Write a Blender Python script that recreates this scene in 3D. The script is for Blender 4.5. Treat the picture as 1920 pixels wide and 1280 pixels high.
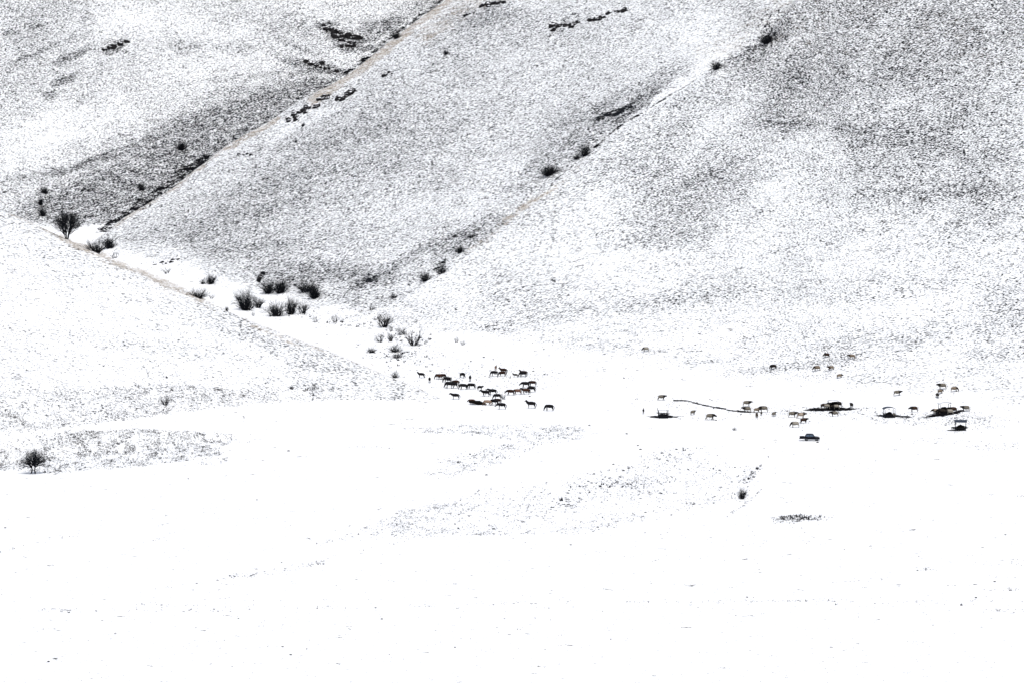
import bpy, bmesh, math, random
import numpy as np
from mathutils import Vector, Matrix
for o in list(bpy.data.objects): bpy.data.objects.remove(o)
SC = bpy.context.scene
COL = SC.collection
R = math.radians

# ------------------------------------------------------------------ camera
CAM_H = 130.0; FPX = 8520.0; PITCH = R(5.26)
cam = bpy.data.cameras.new('camera'); co = bpy.data.objects.new('camera', cam); COL.objects.link(co)
cam.sensor_width = 36.0; cam.lens = 36.0 * FPX / 1920.0
cam.clip_start = 1.0; cam.clip_end = 12000.0
co.location = (0, 0, CAM_H); co.rotation_euler = (R(90) - PITCH, 0, 0)
SC.camera = co

# ------------------------------------------------------------------ light
SUN_EL, SUN_AZ = R(66), R(170)
w = bpy.data.worlds.new("World"); SC.world = w; w.use_nodes = True
nt = w.node_tree; nt.nodes.clear()
sky = nt.nodes.new('ShaderNodeTexSky'); sky.sky_type = 'NISHITA'; sky.sun_disc = False
sky.sun_elevation = SUN_EL; sky.sun_rotation = SUN_AZ; sky.air_density = 1.0; sky.dust_density = 4.0
bg = nt.nodes.new('ShaderNodeBackground'); bg.inputs[1].default_value = 0.088
out = nt.nodes.new('ShaderNodeOutputWorld')
nt.links.new(sky.outputs[0], bg.inputs[0]); nt.links.new(bg.outputs[0], out.inputs[0])
sl = bpy.data.lights.new('sun', 'SUN'); sl.energy = 1.85; sl.angle = R(12); sl.color = (1.0, .975, .94)
so = bpy.data.objects.new('sun', sl); COL.objects.link(so)
# direction the light comes from: azimuth measured as the sky texture does
so.rotation_euler = Vector((math.sin(SUN_AZ) * math.cos(SUN_EL), math.cos(SUN_AZ) * math.cos(SUN_EL), math.sin(SUN_EL))).to_track_quat('Z', 'Y').to_euler()
SC.view_settings.view_transform = 'Standard'; SC.view_settings.look = 'None'
SC.view_settings.gamma = 1.0; SC.view_settings.use_curve_mapping = False
SC.view_settings.exposure = 0.4

# ------------------------------------------------------------------ terrain maths
CP,SP=math.cos(PITCH),math.sin(PITCH)
def project(x,y,z):
    dz=z-CAM_H
    f=y*CP-dz*SP; up=y*SP+dz*CP
    f=np.maximum(f,1e-3)
    return 960+FPX*x/f, 640-FPX*up/f
def ray(u,v):
    a=(u-960)/FPX; b=(640-v)/FPX
    dx=a; dy=CP+b*SP; dz=-SP+b*CP
    return dx/dy, dz/dy            # per metre of y
def vn(x,y,seed=0):
    ix=np.floor(x); iy=np.floor(y); fx=x-ix; fy=y-iy
    fx=fx*fx*(3-2*fx); fy=fy*fy*(3-2*fy)
    def h(a,b):
        s=np.sin(a*127.1+b*311.7+seed*74.7)*43758.5453
        return s-np.floor(s)
    return (h(ix,iy)*(1-fx)+h(ix+1,iy)*fx)*(1-fy)+(h(ix,iy+1)*(1-fx)+h(ix+1,iy+1)*fx)*fy
def fbm(x,y,seed=0,o=4):
    s=0;a=.5;t=0
    for i in range(o):
        s=s+a*vn(x*2**i,y*2**i,seed+i*7);t+=a;a*=.55
    return s/t
def sp(t,w): return w*np.logaddexp(0,t/w)
def floor_z(x,y):
    return .052*sp(y-1215,25)+ 1.2*(fbm(x/60,y/90,3,3)-.5)
def F_R(x,y):
    d=(x+34)*.68+(y-1400)*.73
    return floor_z(x,y)-4+.63*sp(d+6,26)+5*(fbm(x/90,y/90,11,3)-.5)*np.clip(d/60,0,1)
def F_M(x,y):
    d=(x+40)*.87+(y-1424)*.50
    return floor_z(x,y)-1.2+.43*sp(d+20,13)+5*(fbm(x/80,y/80,21,3)-.5)*np.clip(d/40,0,1)
def F_B(x,y):
    d=(x+150)*-.30+(y-1640)*.954
    return floor_z(x,y)-2+.5*sp(d+16,14)+9*(fbm(x/60,y/60,31,3)-.5)*np.clip(d/40,0,1)
def F_L(x,y):
    # plane through three photo points
    return LP[0]*x+LP[1]*y+LP[2]+1.6*(fbm(x/50,y/50,41,3)-.5)
def pt(u,v,y):
    a,b=ray(u,v); return (a*y,y,CAM_H+b*y)
_A=np.array([pt(0,388,1290),pt(840,748,1212),pt(0,765,1128)])
LP=np.linalg.solve(np.c_[_A[:,:2],np.ones(3)],_A[:,2])
def hitF(Fn,u,v,y0=900,y1=2400):
    a,b=ray(u,v); ys=np.arange(y0,y1,1.0)
    g=CAM_H+b*ys-Fn(a*ys,ys)
    i=np.argmax(g<0)
    if g[i]>=0: i=len(ys)-1
    y=ys[i]-(0 if i==0 else g[i]/(g[i]-g[i-1]))
    return a*y,y
SIL_R=[(660,585),(700,578),(740,563),(800,522),(880,470),(960,402),(1025,347),(1110,280),(1200,215),(1335,128),(1440,65),(1490,0),(1560,-90)]
SIL_M=[(120,480),(185,442),(235,402),(330,345),(420,272),(500,228),(555,190),(640,145),(700,100),(765,48),(832,0),(930,-80)]
SIL_L=[(-200,310),(0,388),(60,415),(125,445),(200,480),(355,548),(470,598),(600,648),(700,690),(760,714),(840,748),(900,775)]
def line(Fn,S):
    return np.array([hitF(Fn,u,v) for u,v in S])
def sdist(x,y,L):
    best=np.full(x.shape,1e18); sg=np.zeros(x.shape)
    n=len(L)-1
    for i in range(n):
        ax,ay=L[i]; bx,by=L[i+1]; dx,dy=bx-ax,by-ay; l2=dx*dx+dy*dy
        t=((x-ax)*dx+(y-ay)*dy)/l2
        t=np.clip(t,0 if i else -50,1 if i<n-1 else 50)
        px=x-ax-t*dx; py=y-ay-t*dy; d=px*px+py*py
        m=d<best; best=np.where(m,d,best); sg=np.where(m,np.sign(dx*py-dy*px),sg)
    return np.sqrt(best)*sg
LR=line(F_R,SIL_R); LM=line(F_M,SIL_M); LL=line(F_L,SIL_L)
def heights(x,y):
    fl=floor_z(x,y)
    sR=sdist(x,y,LR)
    r=F_R(x,y)-1.15*sp(sR,1.2)
    m=F_M(x,y)-.9*sp(sdist(x,y,LM),1.2)-1.1*sp(-sR-22,8)
    b=F_B(x,y)
    l=F_L(x,y)-.8*sp(sdist(x,y,LL),1.0)
    z=np.stack([fl,r,m,b,l])
    return z
def micro(x, y, hill):
    """small real bumps: terracettes and hummocks on the slopes, faint drift ripples on the plain"""
    return hill * (.5 * (fbm(x / 5.0, y / 7.0, 51, 3) - .5)) + (1 - hill) * .12 * (fbm(x / 9.0, y / 14.0, 52, 3) - .5)
def ground_z(x, y):
    zs = heights(x, y)
    zs[1:] = 245 - sp(245 - zs[1:], 12)
    z = zs.max(0); hid = zs.argmax(0)
    z = np.where(y < 620, np.maximum(z, 129.0 - .29 * sp(y + 10, 30) ), z)
    hill = np.clip((z - zs[0] - .3) / 3.0 + .8 * (fbm(x / 8, y / 14, 53, 3) - .5), 0, 1) * (y > 700)
    return z + micro(x, y, hill), hid, hill
def hit(u, v, y0=600, y1=2300):
    a, b = ray(u, v); ys = np.arange(y0, y1, 1.0)
    z, hid, hill = ground_z(a * ys, ys)
    g = CAM_H + b * ys - z
    i = int(np.argmax(g < 0))
    if i == 0: i = len(ys) - 1
    y = ys[i - 1] + g[i - 1] / (g[i - 1] - g[i]) if g[i] < 0 else ys[i]
    x = a * y
    zz = float(ground_z(np.array([x]), np.array([y]))[0][0])
    return float(x), float(y), zz
def ppm(y): return FPX / y            # photo pixels per metre at depth y

# ---- where the snow lies thin: centre, half-axes, tilt, amount (traced from the photograph, then fixed to the ground)
BARE_B = [
 (380,260,270,62,24,.20),(230,385,130,32,20,.26),(140,365,110,45,10,.12),(310,362,105,13,38,.45),(300,335,200,62,22,.05),(90,395,90,26,10,.12),(200,290,200,5,20,.22),(300,300,220,4,16,.22),(60,330,100,4,14,.22),(420,150,150,5,5,.14),(330,330,120,5,26,.25),(480,240,80,4,18,.25),(90,90,90,4,22,.15),(560,90,40,5,-20,.2),(200,432,30,10,35,.4),
 (440,215,95,20,8,.24),(560,215,60,16,-5,.2),(590,126,62,9,-12,.45),(618,58,24,12,-28,.55),(650,80,26,15,-15,.6),(690,92,40,5,10,.3),(690,62,60,20,18,.24),
 (770,22,60,22,30,.2),(610,165,60,16,0,.25),(215,87,22,8,28,.6),(140,105,48,7,24,.34),(122,152,26,8,28,.38),(95,180,12,6,-10,.45),
 (20,62,14,4,5,.5),(66,48,12,3,15,.45),(165,33,7,3,0,.6),(350,88,30,14,-10,.16),(440,92,40,12,-10,.12),(340,275,34,12,10,.25),
 (60,40,90,50,10,.07),(60,130,90,60,15,.08),(270,110,70,30,10,.05),(520,45,110,30,0,.08),
 (270,330,120,12,14,.16),(180,300,60,10,14,.14),(500,180,90,14,-6,.12),
 (290,35,90,26,0,-.24),(330,150,60,26,10,-.12),(110,235,150,26,18,-.22),(60,290,110,20,16,-.12),(420,60,60,20,0,-.1),(250,220,120,20,12,-.08),
]
BARE_M = [
 (650,290,230,80,30,.14),(430,400,210,45,20,.13),(600,510,130,22,-2,.24),(480,470,120,16,6,.12),(900,445,110,14,28,.2),(560,455,150,30,5,.10),(820,300,120,60,20,.07),
 (760,490,130,9,27,.20),(680,535,70,10,10,.16),(900,30,70,22,8,.2),(1000,60,90,40,0,.08),(860,100,70,60,20,.10),(960,200,80,40,10,.06),
 (1070,240,90,34,34,.16),(1150,212,34,5,20,.4),(1000,330,44,22,30,.08),(1110,265,60,12,28,.12),(1180,190,80,24,30,.18),(1250,150,40,26,40,.1),
 (960,360,40,10,10,.2),(870,440,60,12,30,.2),(1370,55,60,30,40,.14),
 (1330,70,60,60,40,-.26),(1290,150,160,11,37,-.35),(1060,285,80,22,34,.06),(1185,205,60,12,34,.22),(1240,80,120,40,10,-.12),(900,380,80,20,20,-.14),(920,320,60,20,15,-.12),(300,480,90,18,-12,-.22),(1180,130,60,30,0,-.08),
 (520,365,120,20,10,-.06),(760,390,90,18,10,-.1),(1000,150,50,30,10,-.08),(560,235,70,10,26,-.2),(640,540,60,10,0,-.1),
]
BARE_R = [
 (1640,60,330,90,0,.18),(1640,210,280,70,-6,.14),(1300,380,130,48,24,.13),(1700,290,180,40,0,.12),(1640,350,120,40,0,.1),
 (1500,160,90,60,40,.08),(1250,270,100,30,36,.10),(1780,140,120,50,0,.06),(1430,90,60,30,40,.12),(1560,240,160,10,-3,.12),(1750,360,140,12,2,.14),(1330,330,110,8,22,.12),(1200,350,110,6,30,.12),(1860,380,80,70,0,.1),(1250,450,120,18,6,.12),
 (1090,420,120,40,30,-.16),(1120,370,60,20,30,-.1),(1560,300,30,80,20,-.12),(1470,280,60,20,26,-.16),(1480,350,60,20,12,-.2),(1190,500,110,30,0,-.2),
 (1400,450,90,24,10,-.12),(1360,220,90,16,38,-.12),(1820,260,50,12,0,-.06),(1150,620,120,20,5,-.10),(1300,630,100,14,10,-.12),(1060,330,60,14,36,-.14),
 (1230,568,160,14,8,.12),(990,560,90,50,-10,.14),(1620,540,220,24,4,.12),(1640,640,220,22,8,.17),(1890,580,60,50,0,.18),(1480,688,180,9,8,.26),(1250,692,100,6,10,.2),
 (1880,660,70,14,4,.2),(1480,620,90,20,12,.1),(1160,660,120,20,0,.09),(1700,710,150,12,6,.10),(850,590,80,26,0,.05),(930,618,30,6,0,.2),(1330,540,90,26,10,.08),
]
BARE_L = [
 (480,640,150,16,-16,.14),(250,640,160,14,-6,.05),(340,655,130,12,-4,.10),(600,690,60,9,-8,.18),(560,715,90,10,0,.08),(420,600,80,14,-18,.1),
 (620,725,90,9,0,.10),(120,520,120,30,-20,.03),(700,740,80,10,4,.05),
]
TUFT = [ # on the flat ground the thin snow shows only as standing tufts
 (250,823,185,15,-1,.42),(150,845,190,24,-2,.34),(40,868,90,13,0,.42),(360,850,70,20,0,.16),(450,788,6,11,0,.16),
 (940,806,170,8,0,.30),(830,808,80,5,-4,.25),(1020,812,80,12,0,.30),(700,840,45,3,0,.18),(900,855,90,15,12,.2),(860,885,60,9,8,.22),
 (790,960,130,9,18,.20),(760,985,70,8,14,.34),(870,995,90,6,4,.20),(920,1003,50,3,0,.38),(1100,930,170,34,8,.09),(1160,915,70,20,5,.16),
 (1130,985,90,9,10,.16),(1260,860,70,22,8,.2),(1250,905,60,20,5,.12),(1410,890,26,8,35,.5),(1330,940,60,6,5,.2),(1360,890,60,20,0,.08),
 (1500,972,54,5,0,.95),(1480,978,34,5,8,.4),(1490,992,14,2,0,.3),(285,1013,26,2.5,12,.45),(590,1058,34,3,12,.45),(510,1075,50,3,8,.28),(440,1080,10,2.5,5,.5),
 (1880,838,60,7,0,.2),(1750,828,80,5,0,.12),(620,1015,30,3,10,.25),(110,1143,60,4,0,.16),(340,1140,170,8,0,.045),(430,1126,90,3,0,.05),(1330,1128,120,7,0,.05),
 (1530,1126,50,3,0,.08),(1700,1132,150,8,0,.05),(1890,1149,60,2.5,0,.16),(1640,1085,60,6,0,.05),(1735,1068,16,3,0,.3),(1890,1057,60,7,0,.09),(1910,932,14,3,0,.3),
 (970,1133,80,4,0,.05),(760,645,90,34,-25,.06),(860,690,110,22,-10,.06),(950,720,90,24,0,.06),(640,605,60,12,-15,.12),(740,662,40,10,0,.3),(800,665,50,12,0,.16),
 (700,745,100,10,2,.05),(1300,760,60,12,6,.22),(1230,755,70,10,0,.12),(1350,785,90,4,0,.18),(1560,770,95,10,0,.6),(1730,784,125,13,0,.6),(900,712,140,24,0,.16),(700,630,110,34,-22,.14),(560,590,120,22,-10,.10),(1030,690,140,20,0,.08),(1240,700,200,14,0,.06),(1420,772,70,14,0,.14),(1500,790,50,14,0,.08),(1600,800,60,5,0,.08),
 (1800,800,70,14,0,.16),(1860,790,50,12,0,.18),(1680,690,200,22,5,.06),(1450,770,90,8,0,.06),(1870,640,60,60,0,.05),(1500,700,150,14,5,.1),(1280,655,260,40,0,.03),
 (250,650,250,50,0,.03),(400,870,30,5,0,.1),(560,955,200,30,0,.004),(1500,860,260,30,0,.006),(1500,1000,300,50,0,.004),(500,1200,500,60,0,.002),(1300,1170,500,40,0,.002),
]
MUD = [(1243,781,26,2.4,0,.9),(1243,776,14,4,0,.6),(1560,766,40,3.4,0,1),(1535,768,30,2.2,0,.7),(1667,778,24,2.2,0,1),(1696,781,26,2,-4,.45),(1772,774,30,4,5,1),
 (1802,801,17,3.2,0,1),(1795,806,20,2.0,0,.7),(1745,780,26,2,8,.5),(1560,767,64,6,0,.25),(1667,779,46,4.5,0,.25),(1775,776,44,5,4,.3),(1802,802,26,4,0,.25),(1243,781,40,3,0,.2),(1800,772,20,2,12,.6)]
DARK_LINES = [([(1264,750),(1290,751),(1308,756),(1335,762),(1362,766)],1.4,.75),([(1364,768),(1390,771),(1420,773)],1.4,.7),([(1320,782),(1343,787)],.8,.5),  # ditch: bank shade put into the ground colour as dark lines
 ([(1112,278),(1140,256),(1170,232),(1205,212)],2.0,.55),([(1205,212),(1260,176),(1320,140),(1350,122)],1.5,.5),([(1335,132),(1400,92),(1440,72)],3,.35),([(1030,347),(1075,308)],1.2,.45),([(1350,124),(1400,96),(1450,60)],2,.4),([(800,524),(880,472)],1.2,.3),
 ([(487,526),(494,513)],4,.95),
 ([(815,508),(838,490)],5,.5),([(640,532),(700,505),(770,470)],1.2,.3)]
DARK_B = [([(180,444),(215,420),(260,384),(330,338),(385,296)],9,.55),([(385,296),(430,262),(520,214)],4,.3),([(640,142),(690,106),(745,62),(830,0)],4,.5),([(560,185),(640,142)],5,.4)]  # dark strips on the back slope along the middle hill's crest
STRAW = [ # dead yellow grass showing on the wind-scoured crests
 ([(215,420),(330,348),(420,276),(520,224)],7,.75),([(590,188),(640,150),(700,108),(765,54),(835,0)],11,.9),([(800,60),(870,10),(920,-20)],22,.55),
 ([(950,416),(1000,378),(1040,350)],5,.8),([(880,474),(960,408)],3,.5),([(1040,350),(1110,288)],4,.4),
 ([(20,400),(80,428),(160,465),(260,508),(380,562)],6,.85),([(380,562),(470,602),(560,640),(700,695),(790,728)],3,.5),([(470,610),(520,628),(565,652)],2.5,.8),
 ([(300,540),(420,590)],2.0,.6),([(120,455),(240,512)],2,.5),([(600,645),(660,668),(760,715)],1.2,.6),([(1340,100),(1470,20)],26,.35),([(1500,60),(1720,40),(1900,90)],60,.16)]
LINE_T = [([(0,1149),(560,1142),(960,1133),(1400,1128),(1920,1130)],1.0,.14),([(0,1036),(200,990)],.8,.12),([(260,1110),(480,1078),(640,1040),(760,1015)],1.2,.16),([(1365,966),(1395,948),(1425,920)],1.5,.9),([(820,985),(870,960),(905,945)],1.4,.5),([(0,1036),(60,1018),(130,1000)],.8,.2),([(750,770),(800,765)],1,.1),
 ([(350,1100),(470,1075),(560,1068)],1.2,.2),([(0,1149),(130,1149)],1.1,.2),([(1700,1110),(1920,1107)],.8,.3),([(1850,1149),(1905,1150)],1,.8)]
WHITE = [([(60,826),(130,809),(240,788),(420,763),(660,748),(900,752),(900,900),(-60,900),(-60,889),(100,889),(300,873),(410,858),(444,812),(250,803),(130,810),(70,822)],1.),([(-60,818),(80,808),(240,788),(440,800),(440,812),(250,803),(130,810),(70,822),(78,846),(-60,850)],1.)]
POLYS = [([(-60,736),(120,728),(300,721),(430,728),(600,733),(655,745),(520,752),(380,764),(240,786),(90,806),(-60,816)],.40),
 ([(68,822),(130,811),(250,804),(350,808),(444,812),(430,832),(408,858),(300,872),(180,882),(100,889),(40,884),(-60,880),(-60,848),(78,846)],.62),
 ([(750,812),(860,796),(1000,795),(1092,803),(1092,822),(1010,838),(960,862),(900,880),(800,896),(790,890),(900,845),(960,826),(860,808)],.26),
 ([(690,1008),(720,970),(780,950),(870,935),(930,915),(1020,905),(1120,880),(1240,860),(1330,850),(1420,880),(1400,930),(1290,960),(1170,990),(1010,1002),(860,1006),(760,1012)],.09),
 ([(690,1008),(740,962),(860,940),(905,948),(820,985),(740,1004)],.26)]
def poly_field(U, V, items):
    acc = np.zeros(U.shape)
    for pts, amt in items:
        us = [p[0] for p in pts]; vs = [p[1] for p in pts]
        m = (U > min(us)) & (U < max(us)) & (V > min(vs)) & (V < max(vs))
        if not m.any(): continue
        uu, vv = U[m], V[m]; ins = np.zeros(uu.shape, bool); n = len(pts)
        for i in range(n):
            (ax, ay), (bx, by) = pts[i], pts[(i + 1) % n]
            if ay == by: continue
            c = ((ay > vv) != (by > vv)) & (uu < (bx - ax) * (vv - ay) / (by - ay) + ax); ins ^= c
        acc[m] = np.maximum(acc[m], amt * ins)
    return acc
def ell(U, V, items, soft):
    acc = np.zeros(U.shape)
    for (cu, cv, ru, rv, ang, amt) in items:
        m = (abs(U - cu) < ru * 1.9 + rv) & (abs(V - cv) < (ru * abs(math.sin(R(ang))) + rv) * 1.9 + 4)
        if not m.any(): continue
        c, s = math.cos(R(ang)), math.sin(R(ang))
        du = U[m] - cu; dv = -(V[m] - cv)
        p = (du * c + dv * s) / ru; q = (-du * s + dv * c) / rv
        r = np.sqrt(p * p + q * q)
        t = np.clip((1 + soft - r) / (2 * soft), 0, 1); t = t * t * (3 - 2 * t)
        acc[m] += amt * t
    return acc
def pol(U, V, items):
    acc = np.zeros(U.shape)
    for pts, wd, amt in items:
        us = [p[0] for p in pts]; vs = [p[1] for p in pts]
        m = (U > min(us) - 3 * wd) & (U < max(us) + 3 * wd) & (V > min(vs) - 3 * wd) & (V < max(vs) + 3 * wd)
        if not m.any(): continue
        best = np.full(int(m.sum()), 1e9); uu = U[m]; vv = V[m]
        for (ax, ay), (bx, by) in zip(pts[:-1], pts[1:]):
            dx, dy = bx - ax, by - ay
            t = np.clip(((uu - ax) * dx + (vv - ay) * dy) / (dx * dx + dy * dy), 0, 1)
            best = np.minimum(best, np.hypot(uu - ax - t * dx, vv - ay - t * dy))
        acc[m] = np.maximum(acc[m], amt * np.clip(1.6 - best / wd, 0, 1))
    return acc

def damp(a): return np.where(a < 0, a * .34, np.where(a < .4, a * .62, a * .62 + (a - .4) * .5))
def surface_maps(X, Y, U, V, hid, hill):
    wu = 26 * (fbm(X / 9, Y / 9, 61, 3) - .5); wv = 16 * (fbm(X / 7, Y / 16, 62, 3) - .5)
    U2 = U + wu * hill; V2 = V + wv * hill
    U3 = U + 14 * (fbm(X / 5, Y / 20, 63, 3) - .5); V3 = V + 5 * (fbm(X / 6, Y / 25, 64, 3) - .5)
    base = np.where(hid == 3, .43, np.where(hid == 2, .43, np.where(hid == 1, np.clip(.43 - (V - 330) / 370 * .19, .25, .43), np.where(hid == 4, .23, .05))))
    patch = (fbm(X / 26, Y / 26, 65, 4) - .5)
    bare = base + 1.15 * damp(ell(U2, V2, BARE_B, .5) * (hid == 3)) + damp(ell(U2, V2, BARE_M, .5) * (hid == 2) + ell(U2, V2, BARE_R, .5) * (hid == 1) + ell(U2, V2, BARE_L, .5) * np.isin(hid, (0, 4))) + patch * np.where(hid == 4, .14, np.where(hid == 2, .10, .12)) + .10 * (fbm(X / 6, Y / 9, 66, 2) - .5)
    crest = np.exp(-np.abs(sdist(X, Y, LL)) / 14) * (hid == 4) * (U < 900)
    bare = bare + crest * .15 * (U < 760)
    white = poly_field(U + .3 * wu, V + (V3 - V) * .4, WHITE)
    bare = np.minimum(np.clip(bare, 0, .80), np.where(hid == 3, .63, .8)) * np.clip(hill * 1.3, 0, 1) * (1 - white)
    tuft = ell(U3, V3, TUFT, .3) * .7 + poly_field(U3, V3, POLYS)
    tuft = tuft * np.clip(.3 + 1.5 * fbm(X / 3.5, Y / 9, 67, 3) , .2, 1.6) + pol(U, V, LINE_T) * .6
    front2 = np.isin(hid, (2, 1)); front1 = (hid == 1)
    mud = np.maximum(.78 * ell(U + (U3 - U) * 1.0, V + (V3 - V) * .7, MUD, .6), np.maximum(pol(U + (U2 - U) * .3, V + (V2 - V) * .3, DARK_LINES), pol(U + (U2 - U) * .3, V + (V2 - V) * .3, DARK_B) * (hid == 3)))
    straw = pol(U + wu * .7, V + wv * .7, STRAW) * (hid != 3)
    return bare, np.clip(tuft, 0, 1), np.clip(mud, 0, 1), np.clip(straw, 0, 1)

# ------------------------------------------------------------------ the ground as one sheet
S_IN = math.tan(R(6.9))
cols = np.concatenate([-np.geomspace(.12, 1.3, 60)[::-1] - S_IN, np.linspace(-S_IN, S_IN, 760), np.geomspace(.12, 1.3, 60) + S_IN])
cols = np.concatenate([np.linspace(-1.4, -.30, 36)[:-1], np.linspace(-.30, -S_IN, 60)[:-1], np.linspace(-S_IN, S_IN, 760), np.linspace(S_IN, .30, 60)[1:], np.linspace(.30, 1.4, 36)[1:]])
rows = np.concatenate([np.arange(-160, 700, 20), np.arange(700, 1120, 3.0), np.arange(1120, 1830, 1.05), np.arange(1830, 2000, 4), np.arange(2000, 2700, 20)])
NI, NJ = len(cols), len(rows)
Y = np.repeat(rows[:, None], NI, 1); X = cols[None, :] * np.maximum(Y, 600.0)
Z, HID, HILL = ground_z(X, Y)
U, V = project(X, Y, Z)
BAREM, TUFTM, MUD_SHADE_M, STRAWM = surface_maps(X, Y, U, V, HID, HILL)
LEAN = np.where(HID == 3, .26 * X, np.where(HID == 2, .22 * X, np.where(HID == 1, .5 * np.clip(1 - (U - 1100) / 500, 0, 1) * X * .5 + .08 * X, -.15 * X)))
def grid_mesh(name, X, Y, Z):
    nj, ni = X.shape
    me = bpy.data.meshes.new(name)
    co_ = np.stack([X, Y, Z], -1).reshape(-1, 3).astype(np.float32)
    idx = np.arange(nj * ni).reshape(nj, ni)
    q = np.stack([idx[:-1, :-1], idx[:-1, 1:], idx[1:, 1:], idx[1:, :-1]], -1).reshape(-1, 4)
    me.vertices.add(len(co_)); me.vertices.foreach_set('co', co_.ravel())
    me.loops.add(q.size); me.loops.foreach_set('vertex_index', q.ravel().astype(np.int32))
    me.polygons.add(len(q)); me.polygons.foreach_set('loop_start', np.arange(0, q.size, 4, dtype=np.int32))
    me.polygons.foreach_set('loop_total', np.full(len(q), 4, np.int32))
    me.polygons.foreach_set('use_smooth', np.ones(len(q), bool))
    me.update(calc_edges=True)
    return me
def attr(me, name, arr):
    a = me.attributes.new(name, 'FLOAT', 'POINT'); a.data.foreach_set('value', arr.ravel().astype(np.float32))

# ------------------------------------------------------------------ materials
def mat(name, color, rough=.8, metal=0., var=0., vscale=3., spec=.3):
    m = bpy.data.materials.new(name); m.use_nodes = True; n = m.node_tree; b = n.nodes['Principled BSDF']
    b.inputs['Roughness'].default_value = rough; b.inputs['Metallic'].default_value = metal
    b.inputs['Specular IOR Level'].default_value = spec
    if var > 0:
        tc = n.nodes.new('ShaderNodeTexCoord'); no = n.nodes.new('ShaderNodeTexNoise'); no.inputs['Scale'].default_value = vscale; no.inputs['Detail'].default_value = 4
        n.links.new(tc.outputs['Object'], no.inputs['Vector'])
        mx = n.nodes.new('ShaderNodeMix'); mx.data_type = 'RGBA'
        mx.inputs[6].default_value = (*[c * (1 - var) for c in color], 1); mx.inputs[7].default_value = (*[min(1, c * (1 + var)) for c in color], 1)
        n.links.new(no.outputs[0], mx.inputs[0]); n.links.new(mx.outputs[2], b.inputs['Base Color'])
    else: b.inputs['Base Color'].default_value = (*color, 1)
    return m
class NB:
    def __init__(s, m): s.n = m.node_tree; s.l = s.n.links
    def node(s, t, **k):
        x = s.n.nodes.new(t)
        for a, b in k.items(): setattr(x, a, b)
        return x
    def put(s, sock, v):
        if isinstance(v, (int, float)): sock.default_value = v
        elif isinstance(v, tuple): sock.default_value = v
        else: s.l.new(v, sock)
    def math(s, op, a, b=0., c=0., clamp=False):
        x = s.node('ShaderNodeMath', operation=op); x.use_clamp = clamp
        s.put(x.inputs[0], a); s.put(x.inputs[1], b)
        if op in ('MULTIPLY_ADD', 'SMOOTH_MIN', 'COMPARE'): s.put(x.inputs[2], c)
        return x.outputs[0]
    def mix(s, f, a, b):
        x = s.node('ShaderNodeMix'); x.data_type = 'RGBA'; s.put(x.inputs[0], f); s.put(x.inputs[6], a); s.put(x.inputs[7], b); return x.outputs[2]
    def ramp(s, v, lo, hi, a=0., b=1.):
        x = s.node('ShaderNodeMapRange', interpolation_type='SMOOTHSTEP')
        s.put(x.inputs[0], v); s.put(x.inputs[1], lo); s.put(x.inputs[2], hi); s.put(x.inputs[3], a); s.put(x.inputs[4], b); return x.outputs[0]
    def attr(s, name): x = s.node('ShaderNodeAttribute', attribute_name=name); return x.outputs['Fac']
    def noise(s, vec, sc, det=3, rough=.5):
        x = s.node('ShaderNodeTexNoise'); s.l.new(vec, x.inputs['Vector']); x.inputs['Scale'].default_value = sc; x.inputs['Detail'].default_value = det; x.inputs['Roughness'].default_value = rough; return x.outputs[0]
    def vec(s, x, y, z):
        c = s.node('ShaderNodeCombineXYZ'); s.put(c.inputs[0], x); s.put(c.inputs[1], y); s.put(c.inputs[2], z); return c.outputs[0]
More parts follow.
